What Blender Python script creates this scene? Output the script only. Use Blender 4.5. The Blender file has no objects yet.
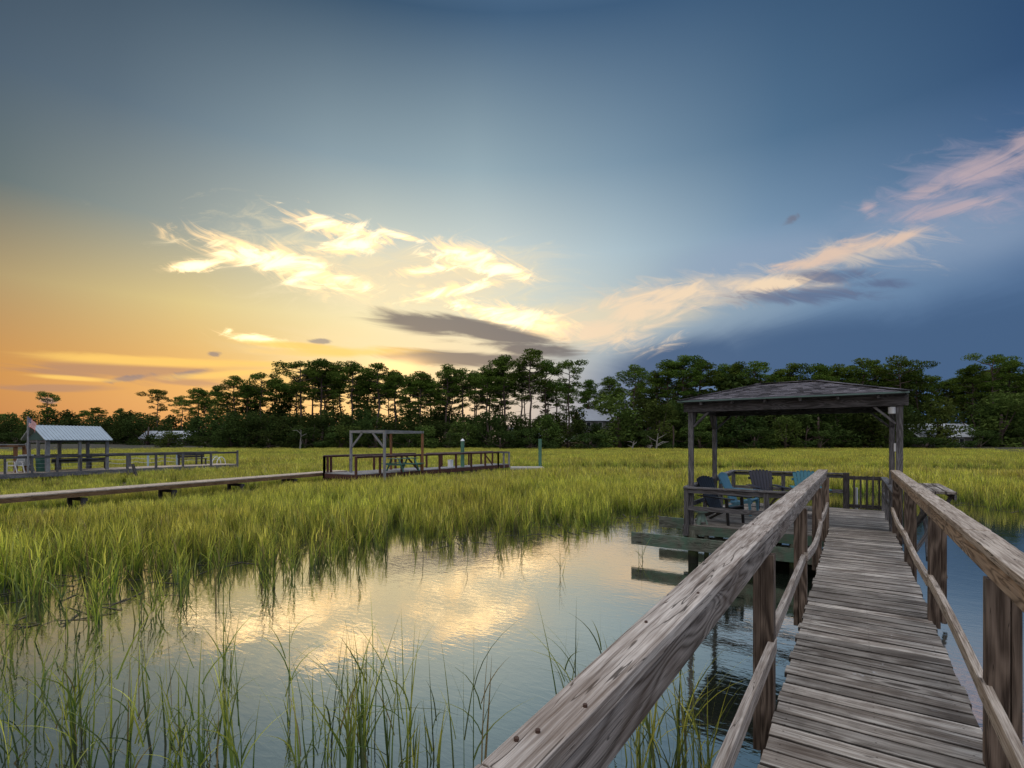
import bpy, math, random
import numpy as np
from mathutils import Vector, Matrix
random.seed(7); rng = np.random.default_rng(11)
R_ = math.radians
scn = bpy.context.scene
COL = scn.collection

# ---------------------------------------------------------------- site survey
EYE = 1.56                                  # camera height over the walkway deck (z = 0)
FOC = 510.0
YAW = math.atan(343.0/FOC)
FW = np.array([-math.sin(YAW), math.cos(YAW)]); RT = np.array([math.cos(YAW), math.sin(YAW)])
WATER = -0.98
def un(x, y, z):                            # sight line of the survey cut with the level z
    t = (EYE - z)*FOC/(y - 441.0); r = t*(x - 512)/FOC
    p = FW*t + RT*r
    return Vector((p[0], p[1], z))
def far(x, t, z=0.0):                       # bearing and distance
    p = FW*t + RT*(t*(x - 512)/FOC)
    return Vector((p[0], p[1], z))

# ---------------------------------------------------------------- node helpers
class NT:
    def __init__(s, tree): s.t = tree; s.n = tree.nodes; s.l = tree.links
    def new(s, typ, **kw):
        nd = s.n.new(typ)
        for k, v in kw.items(): setattr(nd, k, v)
        return nd
    def set(s, sock, v):
        if hasattr(v, 'is_output') or isinstance(v, bpy.types.NodeSocket): s.l.new(v, sock)
        else: sock.default_value = v
    def m(s, op, a, b=None, c=None, clamp=False):
        nd = s.new('ShaderNodeMath', operation=op); nd.use_clamp = clamp
        for i, v in enumerate((a, b, c)):
            if v is not None: s.set(nd.inputs[i], v)
        return nd.outputs[0]
    def vm(s, op, a, b=None):
        nd = s.new('ShaderNodeVectorMath', operation=op)
        s.set(nd.inputs[0], a)
        if b is not None: s.set(nd.inputs[1], b)
        return nd.outputs['Value'] if op in ('DOT_PRODUCT', 'LENGTH', 'DISTANCE') else nd.outputs[0]
    def comb(s, x, y, z):
        nd = s.new('ShaderNodeCombineXYZ')
        for i, v in enumerate((x, y, z)): s.set(nd.inputs[i], v)
        return nd.outputs[0]
    def sep(s, v):
        nd = s.new('ShaderNodeSeparateXYZ'); s.set(nd.inputs[0], v); return nd.outputs
    def noise(s, vec, scale=1.0, detail=3.0, rough=0.55, dist=0.0, lac=2.0):
        nd = s.new('ShaderNodeTexNoise'); s.set(nd.inputs['Vector'], vec)
        for k, v in (('Scale', scale), ('Detail', detail), ('Roughness', rough), ('Distortion', dist), ('Lacunarity', lac)):
            nd.inputs[k].default_value = v
        return nd.outputs['Fac']
    def ramp(s, fac, stops, interp='LINEAR'):
        nd = s.new('ShaderNodeValToRGB'); s.set(nd.inputs[0], fac)
        cr = nd.color_ramp; cr.interpolation = interp
        while len(cr.elements) < len(stops): cr.elements.new(0.5)
        for e, (p, c) in zip(cr.elements, sorted(stops, key=lambda q: q[0])):
            e.position = p; e.color = (*c[:3], 1.0) if len(c) >= 3 else (c[0],)*3 + (1,)
        return nd.outputs[0]
    def mix(s, fac, a, b, mode='MIX'):
        nd = s.new('ShaderNodeMix', data_type='RGBA', blend_type=mode)
        s.set(nd.inputs[0], fac)
        for i, v in ((6, a), (7, b)):
            if isinstance(v, (tuple, list)): v = (*v[:3], 1.0)
            s.set(nd.inputs[i], v)
        return nd.outputs[2]
    def sstep(s, v, a, b):
        nd = s.new('ShaderNodeMapRange', interpolation_type='SMOOTHSTEP'); s.set(nd.inputs[0], v)
        nd.inputs[1].default_value = a; nd.inputs[2].default_value = b
        return nd.outputs[0]
    def attr(s, name):
        nd = s.new('ShaderNodeAttribute'); nd.attribute_name = name; return nd

def new_mat(name):
    m = bpy.data.materials.new(name); m.use_nodes = True
    t = NT(m.node_tree); b = t.n['Principled BSDF']
    return m, t, b

def wood(name, dark, light, rough=0.85, ring=0.5, grain=1.0, var=0.35, stain=None, algae=False, bump=0.35, whiten=0.0, nails=False, lines=1.6, patch=1.1, grime_shade=0.0, crack=0.7, xs=0.9):
    """weathered board: contour lines of a stretched noise make the flat-sawn figure"""
    m, t, b = new_mat(name)
    gc = t.attr('gc').outputs['Vector']; rnd = t.attr('rnd').outputs['Fac']
    s = t.sep(gc)
    lo = t.comb(t.m('MULTIPLY', s[0], xs), t.m('MULTIPLY', s[1], 7.0), t.m('MULTIPLY', s[2], 7.0))
    n = t.noise(lo, 1.0, 2.0, 0.5, 0.3)
    vo = t.new('ShaderNodeTexVoronoi', feature='F1')
    t.set(vo.inputs['Vector'], t.comb(t.m('MULTIPLY', s[0], 1.1), t.m('MULTIPLY', s[1], 4.5), t.m('MULTIPLY', s[2], 4.5)))
    vo.inputs['Scale'].default_value = 1.0
    kn = t.m('POWER', 2.718, t.m('MULTIPLY', t.m('MULTIPLY', vo.outputs['Distance'], vo.outputs['Distance']), -26.0))
    n2 = t.m('ADD', n, t.m('MULTIPLY', kn, 0.30))
    ringv = t.m('MULTIPLY_ADD', t.m('SINE', t.m('MULTIPLY', n2, 78.0*grain)), 0.5, 0.5)
    ringv = t.m('POWER', ringv, lines)
    fi = t.noise(t.comb(t.m('MULTIPLY', s[0], 3.0), t.m('MULTIPLY', s[1], 90.0), t.m('MULTIPLY', s[2], 90.0)), 1.0, 3.0, 0.6)
    fi2 = t.noise(t.comb(t.m('MULTIPLY', s[0], 7.0), t.m('MULTIPLY', s[1], 260.0), t.m('MULTIPLY', s[2], 260.0)), 1.0, 2.0, 0.6)
    fi = t.sstep(t.m('ADD', t.m('MULTIPLY', fi, 0.6), t.m('MULTIPLY', fi2, 0.4)), 0.36, 0.66)
    f = t.m('ADD', t.m('MULTIPLY', ringv, ring), t.m('MULTIPLY', fi, 1.0 - ring))
    bl = t.noise(t.comb(t.m('MULTIPLY', s[0], 1.3), t.m('MULTIPLY', s[1], 5.0), t.m('MULTIPLY', s[2], 5.0)), 1.3, 4.0, 0.6)
    f = t.m('ADD', f, t.m('MULTIPLY', t.m('SUBTRACT', bl, 0.5), patch), clamp=True)
    c = t.mix(f, dark, light)
    c = t.mix(t.m('MULTIPLY', t.sstep(kn, 0.55, 0.95), 0.75), c, tuple(v*0.35 for v in dark))
    cr = t.noise(t.comb(t.m('MULTIPLY', s[0], 1.6), t.m('MULTIPLY', s[1], 38.0), t.m('MULTIPLY', s[2], 38.0)), 1.0, 2.0, 0.5)
    crm = t.sstep(t.m('ABSOLUTE', t.m('SUBTRACT', cr, 0.42)), 0.013, 0.004)
    c = t.mix(t.m('MULTIPLY', crm, crack), c, tuple(v*0.25 for v in dark))
    if grime_shade:                                   # edge dirt, darkened to paint in the shade of the board gaps
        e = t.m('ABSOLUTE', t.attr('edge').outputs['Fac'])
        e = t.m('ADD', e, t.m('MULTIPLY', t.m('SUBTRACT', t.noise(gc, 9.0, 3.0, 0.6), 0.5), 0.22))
        c = t.mix(t.m('MULTIPLY', t.sstep(e, 0.86, 0.99), grime_shade), c, tuple(v*0.16 for v in dark))
    if stain:
        sm = t.noise(gc, 2.2, 4.0, 0.65)
        c = t.mix(t.m('MULTIPLY', t.sstep(sm, 0.45, 0.62), stain[3]), c, stain[:3])
    if nails:                                  # two rows of rusty nail heads near each board end and over the middle joist
        tc = t.new('ShaderNodeTexCoord').outputs['Object']; q = t.sep(tc)
        yy = t.m('ABSOLUTE', t.m('SUBTRACT', t.m('FRACT', t.m('DIVIDE', q[1], 0.0724)), 0.5))
        dd = None
        for xn in (-0.32, 0.09, 0.49):
            dx = t.m('DIVIDE', t.m('SUBTRACT', q[0], xn), 0.0724)
            e = t.m('SQRT', t.m('ADD', t.m('MULTIPLY', dx, dx), t.m('MULTIPLY', yy, yy)))
            dd = e if dd is None else t.m('MINIMUM', dd, e)
        c = t.mix(t.m('MULTIPLY', t.sstep(dd, 0.085, 0.055), 0.7), c, (0.03, 0.018, 0.012))
    if whiten:
        tc = t.new('ShaderNodeTexCoord').outputs['Object']
        w = t.noise(tc, 9.0, 4.0, 0.7); w2 = t.noise(tc, 1.6, 2.0, 0.5)
        wm = t.m('MULTIPLY', t.sstep(w, 0.66, 0.70), t.sstep(w2, 0.48, 0.60))
        c = t.mix(t.m('MULTIPLY', wm, whiten), c, (0.55, 0.56, 0.58))
    if algae:
        tc = t.new('ShaderNodeNewGeometry').outputs['Position']
        z = t.sep(tc)[2]
        nz = t.m('ADD', z, t.m('MULTIPLY', t.noise(tc, 6.0, 3.0), 0.16))
        am = t.sstep(nz, -0.28, -0.62)
        c = t.mix(am, c, (0.062, 0.088, 0.034))
        am2 = t.sstep(nz, -0.66, -0.80)
        c = t.mix(am2, c, (0.010, 0.012, 0.008))
    v = t.m('MULTIPLY_ADD', rnd, 2*var, 1.0 - var)
    hs = t.new('ShaderNodeHueSaturation'); t.set(hs.inputs['Color'], c); t.set(hs.inputs['Value'], v)
    hs.inputs['Saturation'].default_value = 1.0
    t.set(b.inputs['Base Color'], hs.outputs[0])
    b.inputs['Roughness'].default_value = rough
    b.inputs['Specular IOR Level'].default_value = 0.3
    bp = t.new('ShaderNodeBump'); bp.inputs['Strength'].default_value = bump; bp.inputs['Distance'].default_value = 0.004
    t.set(bp.inputs['Height'], f); t.set(b.inputs['Normal'], bp.outputs[0])
    return m

def plain(name, col, rough=0.6, var=0.12, scale=6.0, metal=0.0, spec=0.4, dirt=None):
    m, t, b = new_mat(name)
    tc = t.new('ShaderNodeTexCoord').outputs['Object']
    n = t.noise(tc, scale, 4.0, 0.6)
    c = t.mix(n, tuple(v*(1 - var*1.5) for v in col), tuple(min(1, v*(1 + var*1.5)) for v in col))
    if dirt:
        c = t.mix(t.m('MULTIPLY', t.sstep(t.noise(tc, scale*0.4, 5.0, 0.7), 0.45, 0.65), 0.7), c, dirt)
    t.set(b.inputs['Base Color'], c)
    b.inputs['Roughness'].default_value = rough; b.inputs['Metallic'].default_value = metal
    b.inputs['Specular IOR Level'].default_value = spec
    return m

# ---------------------------------------------------------------- mesh builder
class MB:
    def __init__(s): s.v = []; s.f = []; s.gc = []; s.rn = []; s.mi = []; s.ed = []
    def _add(s, vs, fs, gc, rn, mi=0, ed=None):
        o = len(s.v); s.ed += ed if ed else [0.0]*len(vs)
        s.v += [tuple(p) for p in vs]; s.f += [tuple(i + o for i in f) for f in fs]
        s.gc += gc; s.rn += [rn]*len(vs); s.mi += [mi]*len(fs)
    def beam(s, p0, p1, w, h, up=(0, 0, 1), seg=1, wob=0.0, rn=None, mi=0, taper=1.0, chip=0.0, tw=1.0):
        """timber from p0 to p1 (centre line), w across, h along up"""
        p0 = Vector(p0); p1 = Vector(p1); d = p1 - p0; L = d.length; d.normalize()
        up = Vector(up); side = d.cross(up)
        if side.length < 1e-4: side = d.cross(Vector((0, 1, 0)))
        side.normalize(); up = side.cross(d).normalized()
        rn = random.random() if rn is None else rn
        off = (random.random()*40, random.random()*40, random.random()*40)
        vs = []; gc = []; fs = []; ed = []
        ph = [random.random()*6.28 for _ in range(4)]
        for i in range(seg + 1):
            u = i/seg; c = p0 + d*(L*u)
            if wob:
                c = c + side*(wob*(math.sin(u*L*1.7 + ph[0]) + .5*math.sin(u*L*3.9 + ph[1]))) + up*(wob*.6*math.sin(u*L*1.3 + ph[2]))
            k = 1 + (taper - 1)*u
            for a, b_ in ((-1, -1), (1, -1), (1, 1), (-1, 1)):
                jit = chip*random.uniform(-1, 1)
                vs.append(c + side*(a*w/2*k*(1 + (tw - 1)*u) + jit) + up*(b_*h/2*k + jit))
                gc.append((L*u + off[0], a*w/2 + off[1], b_*h/2 + off[2])); ed.append(float(a))
        for i in range(seg):
            o = i*4
            for j in range(4):
                k = (j + 1) % 4
                fs.append((o + j, o + k, o + 4 + k, o + 4 + j))
        fs.append((3, 2, 1, 0)); o = seg*4; fs.append((o, o + 1, o + 2, o + 3))
        fs = [tuple(reversed(f)) for f in fs]
        s._add(vs, fs, gc, rn, mi, ed); return s
    def box(s, x0, x1, y0, y1, z0, z1, **k):
        dx, dy, dz = x1 - x0, y1 - y0, z1 - z0
        cx, cy, cz = (x0 + x1)/2, (y0 + y1)/2, (z0 + z1)/2
        if dx >= dy and dx >= dz: return s.beam((x0, cy, cz), (x1, cy, cz), dy, dz, (0, 0, 1), **k)
        if dy >= dx and dy >= dz: return s.beam((cx, y0, cz), (cx, y1, cz), dx, dz, (0, 0, 1), **k)
        return s.beam((cx, cy, z0), (cx, cy, z1), dx, dy, (0, 1, 0), **k)
    def tube(s, pts, rad, n=8, rn=None, mi=0, cap=True):
        pts = [Vector(p) for p in pts]
        if not hasattr(rad, '__len__'): rad = [rad]*len(pts)
        rn = random.random() if rn is None else rn
        off = random.random()*40; vs = []; gc = []; fs = []; acc = 0
        prev = None
        for i, p in enumerate(pts):
            d = (pts[min(i + 1, len(pts) - 1)] - pts[max(i - 1, 0)]).normalized()
            a = Vector((1, 0, 0)) if abs(d.x) < 0.9 else Vector((0, 1, 0))
            if prev is None: e1 = d.cross(a).normalized()
            else:
                e1 = (prev - d*prev.dot(d)); e1.normalize()
            prev = e1; e2 = d.cross(e1)
            if i: acc += (p - pts[i - 1]).length
            for j in range(n):
                t = 2*math.pi*j/n
                vs.append(p + (e1*math.cos(t) + e2*math.sin(t))*rad[i])
                gc.append((acc + off, math.cos(t)*rad[i] + off, math.sin(t)*rad[i] + off))
        for i in range(len(pts) - 1):
            for j in range(n):
                k = (j + 1) % n
                fs.append((i*n + j, i*n + k, (i + 1)*n + k, (i + 1)*n + j))
        if cap:
            fs.append(tuple(range(n - 1, -1, -1))); o = (len(pts) - 1)*n; fs.append(tuple(range(o, o + n)))
        s._add(vs, fs, gc, rn, mi); return s
    def poly(s, vs, fs, rn=None, mi=0):
        rn = random.random() if rn is None else rn
        o = [random.random()*40 for _ in range(3)]
        s._add(vs, fs, [(v[0] + o[0], v[1] + o[1], v[2] + o[2]) for v in vs], rn, mi); return s
    def build(s, name, mats, parent=None, bevel=0.0, smooth=False, origin=None):
        me = bpy.data.meshes.new(name)
        P = parent.location if parent is not None else Vector((0, 0, 0))
        if parent is not None and getattr(parent, 'get', None) and parent.get('_local'): P = Vector((0, 0, 0))
        if parent is None and origin is not None: P = Vector(origin)
        me.from_pydata([(v[0] - P[0], v[1] - P[1], v[2] - P[2]) for v in s.v], [], s.f)
        a = me.attributes.new('gc', 'FLOAT_VECTOR', 'POINT'); a.data.foreach_set('vector', np.array(s.gc, dtype=np.float32).ravel())
        a = me.attributes.new('rnd', 'FLOAT', 'POINT'); a.data.foreach_set('value', np.array(s.rn, dtype=np.float32))
        a = me.attributes.new('edge', 'FLOAT', 'POINT'); a.data.foreach_set('value', np.array(s.ed, dtype=np.float32))
        if not isinstance(mats, (list, tuple)): mats = [mats]
        for m in mats: me.materials.append(m)
        me.polygons.foreach_set('material_index', s.mi)
        if smooth: me.polygons.foreach_set('use_smooth', [True]*len(s.f))
        me.update()
        o = bpy.data.objects.new(name, me); COL.objects.link(o)
        if parent is not None: o.parent = parent
        elif origin is not None: o.location = origin
        if bevel:
            b = o.modifiers.new('bevel', 'BEVEL'); b.width = bevel; b.segments = 2; b.limit_method = 'ANGLE'; b.angle_limit = R_(50)
        return o

def tag(o, label=None, cat=None, group=None, kind=None):
    if label: o['label'] = label
    if cat: o['category'] = cat
    if group: o['group'] = group
    if kind: o['kind'] = kind
    return o
def thing(name, label, cat, loc=(0, 0, 0), rz=0.0, group=None, local=False):
    """local=True: parts are modelled round the thing's own origin"""
    o = bpy.data.objects.new(name, None); COL.objects.link(o)
    o.location = loc; o.rotation_euler = (0, 0, rz); o.empty_display_size = 0.3
    if local: o['_local'] = True
    return tag(o, label, cat, group)
def raw_mesh(name, V, F, mats, attrs=None, smooth=False):
    """numpy arrays: V (n,3), F (m,k) faces all of k corners"""
    me = bpy.data.meshes.new(name)
    V = np.asarray(V, np.float32); F = np.asarray(F, np.int32); m, k = F.shape
    me.vertices.add(len(V)); me.vertices.foreach_set('co', V.ravel())
    me.loops.add(m*k); me.loops.foreach_set('vertex_index', F.ravel())
    me.polygons.add(m); me.polygons.foreach_set('loop_start', np.arange(0, m*k, k, dtype=np.int32))
    me.polygons.foreach_set('loop_total', np.full(m, k, np.int32))
    for nm, arr in (attrs or {}).items():
        arr = np.asarray(arr, np.float32)
        if arr.ndim == 1: a = me.attributes.new(nm, 'FLOAT', 'POINT'); a.data.foreach_set('value', arr)
        else: a = me.attributes.new(nm, 'FLOAT_VECTOR', 'POINT'); a.data.foreach_set('vector', arr.ravel())
    if not isinstance(mats, (list, tuple)): mats = [mats]
    for mm in mats: me.materials.append(mm)
    me.update(calc_edges=True); me.validate()
    if smooth: me.polygons.foreach_set('use_smooth', [True]*m)
    return me
def link(name, me, parent=None, loc=None):
    o = bpy.data.objects.new(name, me); COL.objects.link(o)
    if parent is not None: o.parent = parent
    if loc is not None: o.location = loc
    return o
def copy_tree(src, parent=None):
    c = src.copy(); COL.objects.link(c); c.parent = parent
    for ch in list(src.children): copy_tree(ch, c)
    return c
# ================================================================ sky
def lin(c): return tuple(((v/255)/12.92 if v/255 <= .04045 else ((v/255 + .055)/1.055)**2.4) for v in c)
def azel(x, y):
    a = math.atan((x - 512)/FOC)
    return math.degrees(a), math.degrees(math.atan((441 - y)*math.cos(a)/FOC))
world = bpy.data.worlds.new('World'); scn.world = world; world.use_nodes = True
w = NT(world.node_tree)
bg = w.n['Background']
SUN_AZ = YAW + R_(12.5)                     # to the left of +Y
SUN_EL = R_(6)
dirv = w.vm('NORMALIZE', w.new('ShaderNodeTexCoord').outputs['Generated'])
fx = w.vm('DOT_PRODUCT', dirv, (FW[0], FW[1], 0)); rx = w.vm('DOT_PRODUCT', dirv, (RT[0], RT[1], 0))
AZ = w.m('MULTIPLY', w.m('ARCTAN2', rx, fx), 57.29578)
zz = w.sep(dirv)[2]
EL = w.m('MULTIPLY', w.m('ARCSINE', zz), 57.29578)
azf = w.m('MULTIPLY_ADD', AZ, 1/360, 0.5)
BACK = 1.0
rows = [   # elevation, [(azimuth, sRGB)]
 (0,  [(-180,(140,140,150)),(-100,(150,130,125)),(-60,(176,112,70)),(-45,(196,126,78)),(-30,(224,150,92)),(-14,(232,182,130)),(0,(186,176,172)),(10,(116,136,164)),(25,(76,104,146)),(45,(66,96,138)),(80,(90,110,145)),(180,(140,140,150))]),
 (6,  [(-180,(150,152,165)),(-100,(150,130,120)),(-60,(190,130,66)),(-45,(206,146,76)),(-32,(232,174,92)),(-20,(244,204,124)),(-10,(240,212,158)),(2,(196,192,184)),(11,(122,142,168)),(28,(74,106,150)),(45,(64,96,140)),(90,(100,120,155)),(180,(150,152,165))]),
 (13, [(-180,(160,165,180)),(-100,(150,145,135)),(-60,(164,138,98)),(-45,(178,156,112)),(-32,(222,200,138)),(-16,(242,228,180)),(-4,(232,226,196)),(8,(200,206,198)),(20,(150,168,182)),(32,(112,140,170)),(45,(90,118,154)),(90,(105,130,165)),(180,(160,165,180))]),
 (20, [(-180,(170,176,190)),(-100,(140,145,145)),(-60,(95,106,112)),(-45,(104,117,118)),(-32,(154,162,156)),(-16,(206,212,198)),(-2,(202,212,208)),(12,(170,190,200)),(26,(122,150,176)),(45,(78,110,150)),(90,(105,135,170)),(180,(170,176,190))]),
 (28, [(-180,(180,186,200)),(-100,(130,142,152)),(-50,(68,86,104)),(-38,(92,110,124)),(-20,(136,156,166)),(-4,(148,170,180)),(12,(122,148,168)),(28,(80,112,142)),(45,(50,80,116)),(90,(100,130,168)),(180,(180,186,200))]),
 (40, [(-180,(190,196,208)),(-100,(120,138,156)),(-50,(38,56,76)),(-20,(56,82,106)),(0,(64,94,124)),(20,(58,88,120)),(45,(38,66,98)),(90,(105,135,170)),(180,(190,196,208))]),
 (58, [(-180,(205,208,216)),(-90,(170,184,205)),(0,(120,146,182)),(90,(165,182,206)),(180,(205,208,216))]),
 (85, [(-180,(205,208,216)),(0,(190,200,216)),(180,(205,208,216))]),
]
cur = None; pe = None
for el, st in rows:
    c = w.ramp(azf, [((a + 180)/360, lin(k)) for a, k in st], 'LINEAR')
    if cur is None: cur = c
    else:
        cur = w.mix(w.sstep(EL, pe, el) if False else w.m('DIVIDE', w.m('SUBTRACT', EL, pe), el - pe, clamp=True), cur, c)
    pe = el
sky = cur
back = w.m('ADD', w.m('MULTIPLY', w.sstep(w.m('ABSOLUTE', AZ), 62.0, 115.0), 0.38), w.sstep(EL, 43.0, 62.0), clamp=True)  # unseen sky overhead and behind, brightened to fill the scene with light
back = w.m('MULTIPLY', back, w.sstep(EL, -2.0, 6.0))
sky = w.mix(1.0, sky, w.mix(back, (1.0, 1.0, 1.0), (3.5, 3.1, 2.7)), 'MULTIPLY')
# clouds: gaussian envelopes filled with drawn-out noise, fixed to the celestial sphere
P2 = w.comb(AZ, EL, 0.0)
def stretch(ang, sx, sy, off, scale, detail=7.0, rough=0.6, dist=0.0):
    ca, sa = math.cos(R_(ang)), math.sin(R_(ang))
    u = w.m('ADD', w.m('MULTIPLY', AZ, ca), w.m('MULTIPLY', EL, sa))
    v = w.m('ADD', w.m('MULTIPLY', AZ, -sa), w.m('MULTIPLY', EL, ca))
    o = w.noise(w.comb(w.m('MULTIPLY_ADD', u, sx, off), w.m('MULTIPLY_ADD', v, sy, off*2.7), 0.0), scale, detail, rough, dist)
    o.node.noise_dimensions = '2D'
    return o
def env(x, y, a, b, rot=0.0, hard=1.0):
    """rot: degrees, counter-clockwise as seen; a,b half sizes in survey units"""
    a0, e0 = azel(x, y)
    ax, ex = azel(x + 10*math.cos(R_(rot)), y - 10*math.sin(R_(rot)))
    bx, fx_ = azel(x - 10*math.sin(R_(rot)), y - 10*math.cos(R_(rot)))
    M = np.array([[(ax - a0)/10*a, (bx - a0)/10*b], [(ex - e0)/10*a, (fx_ - e0)/10*b]])
    mp = w.new('ShaderNodeMapping'); mp.vector_type = 'TEXTURE'; w.set(mp.inputs['Vector'], P2)
    L0 = math.hypot(M[0, 0], M[1, 0]); k = 1/math.sqrt(hard)
    mp.inputs['Location'].default_value = (a0, e0, 0)
    mp.inputs['Rotation'].default_value = (0, 0, math.atan2(M[1, 0], M[0, 0]))
    mp.inputs['Scale'].default_value = (L0*k, abs(np.linalg.det(M))/L0*k, 1)
    return w.vm('DOT_PRODUCT', mp.outputs[0], mp.outputs[0])
def addm(*ms):                                # union of envelopes
    o = ms[0]
    for k in ms[1:]: o = w.m('MINIMUM', o, k)
    return w.m('EXPONENT', w.m('MULTIPLY', o, -1.0))
def layer(base, mask, noise, lo, hi, col, op, k=1.0):
    d = w.m('ADD', mask, w.m('MULTIPLY', w.m('SUBTRACT', noise, 0.5), k))
    d = w.m('MULTIPLY', w.sstep(d, lo, hi), w.m('MULTIPLY', w.sstep(mask, 0.02, 0.25), op))
    return w.mix(d, base, col), d
nz1 = stretch(14, 0.20, 0.72, 1.3, 1.0, 8, 0.66, 0.7)
nz2 = stretch(-22, 0.22, 0.85, 4.7, 1.0, 8, 0.66, 0.8)
nz3 = stretch(-3, 0.09, 0.62, 8.1, 1.0, 7, 0.62, 0.5)
nz4 = stretch(14, 0.07, 0.22, 12.1, 1.0, 5, 0.62, 0.5)
# pale haze lying over the bank, then the deep blue bank on the right
hz = addm(env(950, 232, 170, 44, 8), env(760, 262, 120, 30, 8))
sky, _ = layer(sky, hz, nz4, 0.10, 1.10, lin((146, 164, 188)), 0.62, 0.4)
bank = addm(env(1010, 345, 290, 64, 6, 0.9), env(810, 354, 190, 44, 8, 1.0), env(690, 366, 105, 32, 8), env(1150, 330, 240, 98, 8, 0.8))
sky, _ = layer(sky, bank, nz4, 0.22, 0.85, lin((66, 94, 130)), 0.96, 0.40)
# cream veil under the dark clouds in the middle
veil = addm(env(590, 322, 150, 30, 10), env(470, 345, 130, 26, 2), env(380, 350, 140, 24, 0), env(430, 275, 150, 40, 0, 1.2))
sky, _ = layer(sky, veil, nz3, 0.25, 1.0, lin((246, 222, 176)), 0.50, 1.0)
# bright wisps
wis = addm(env(250, 256, 66, 15, -16), env(300, 270, 64, 18, -20), env(350, 282, 34, 10, -16), env(340, 228, 62, 13, -14), env(355, 246, 44, 10, 6), env(195, 266, 40, 7, 6), env(400, 236, 36, 5, -14),
           env(462, 256, 48, 14, -6), env(500, 270, 46, 10, -12), env(428, 270, 38, 7, 8), env(448, 292, 56, 8, 12),
           env(262, 340, 40, 6, -8), env(515, 318, 84, 14, -14))
wif = addm(env(300, 256, 120, 40, -10), env(470, 268, 90, 36, -6), env(400, 300, 160, 30, -6))
sky, _ = layer(sky, wif, nz1, 0.35, 1.30, lin((246, 228, 184)), 0.60, 2.0)
sky, dw = layer(sky, wis, nz2, 0.25, 1.25, (1.50, 1.02, 0.50), 0.97, 2.3)
sky, _ = layer(sky, wis, nz1, 0.55, 1.25, (2.3, 1.7, 0.95), 0.85, 2.6)
crf = addm(env(720, 290, 150, 18, 5), env(850, 256, 90, 18, 14))
sky, _ = layer(sky, crf, nz2, 0.25, 1.20, lin((222, 204, 184)), 0.70, 1.8)
pif = addm(env(960, 190, 110, 44, 14))
sky, _ = layer(sky, pif, nz2, 0.25, 1.30, lin((164, 158, 178)), 0.60, 1.8)
# cream crest over the bank, pink wisps above it
cre = addm(env(676, 294, 64, 10, 4), env(770, 284, 74, 9, 4), env(640, 308, 56, 16, 4), env(600, 334, 70, 18, -4))
sky, _ = layer(sky, cre, nz1, 0.28, 1.10, lin((242, 216, 184)), 0.95, 2.0)
cr2 = addm(env(884, 242, 64, 7, 14), env(838, 252, 44, 9, 18), env(800, 264, 40, 7, 10))
sky, _ = layer(sky, cr2, nz1, 0.26, 1.05, lin((226, 196, 174)), 0.85, 1.9)
pin = addm(env(985, 170, 64, 19, 14), env(1040, 140, 50, 18, 16), env(925, 192, 32, 9, 14), env(868, 207, 11, 11, 50), env(950, 208, 60, 10, 10))
sky, _ = layer(sky, pin, nz1, 0.28, 1.20, lin((198, 174, 176)), 0.66, 2.2)
# dark cloud puffs along the crest and across the sunset
drk = addm(env(840, 276, 52, 9, 2), env(880, 284, 40, 7, 0), env(800, 296, 80, 9, 2))
sky, _ = layer(sky, drk, nz2, 0.26, 0.95, lin((92, 106, 138)), 0.80, 1.7)
dk2 = addm(env(440, 325, 58, 15, -6), env(498, 336, 74, 11, -12), env(440, 358, 86, 8, -2), env(530, 348, 66, 10, -10), env(490, 361, 90, 8, 0))
sky, _ = layer(sky, dk2, nz3, 0.20, 0.80, lin((98, 95, 102)), 0.90, 1.5)
# smouldering bars low in the west
bar = addm(env(150, 372, 130, 7, -2), env(60, 372, 60, 5, -4), env(190, 382, 60, 6, -4), env(50, 388, 60, 4, 0))
sky, _ = layer(sky, bar, nz3, 0.28, 0.95, lin((170, 128, 106)), 0.75, 1.9)
gry = addm(env(792, 219, 12, 5, 25), env(215, 354, 8, 3, 0), env(320, 341, 12, 3, 0), env(130, 378, 30, 4, 8), env(190, 374, 22, 5, 10), env(47, 401, 12, 4, 0))
sky, _ = layer(sky, gry, nz2, 0.30, 0.9, lin((112, 112, 128)), 0.7, 1.4)
glo = addm(env(180, 362, 150, 6, -2), env(70, 378, 50, 3, -4), env(230, 374, 70, 5, 4), env(300, 346, 70, 5, -4), env(345, 352, 90, 7, 0))
sky, _ = layer(sky, glo, nz3, 0.30, 0.95, lin((255, 206, 104)), 0.85, 1.0)
# the hidden sun's glow behind the trees
sg = addm(env(398, 367, 26, 10, 0))
sky = w.mix(w.m('MULTIPLY', sg, 0.9), sky, (1.6, 1.0, 0.42))
sg2 = addm(env(330, 400, 200, 34, 0))
sky = w.mix(w.m('MULTIPLY', sg2, 0.25), sky, (1.2, 0.70, 0.30))
ns = w.new('ShaderNodeTexSky'); ns.sky_type = 'NISHITA'; ns.sun_disc = False
ns.sun_elevation = R_(6); ns.sun_rotation = -SUN_AZ; ns.altitude = 0; ns.air_density = 1.0; ns.dust_density = 2.0
nsc = w.mix(1.0, ns.outputs[0], (0.05, 0.05, 0.05), 'MULTIPLY')
sky = w.mix(0.06, sky, nsc)
w.set(bg.inputs['Color'], sky); bg.inputs['Strength'].default_value = 1.0
try: world.cycles.sampling_method = 'MANUAL'; world.cycles.sample_map_resolution = 1024
except Exception: pass
sl = bpy.data.lights.new('sun', 'SUN'); sl.energy = 1.1; sl.angle = R_(5); sl.color = (1.0, 0.60, 0.24)
so = bpy.data.objects.new('sun', sl); COL.objects.link(so)
sd = Vector((-math.sin(SUN_AZ)*math.cos(SUN_EL), math.cos(SUN_AZ)*math.cos(SUN_EL), math.sin(SUN_EL)))
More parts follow.
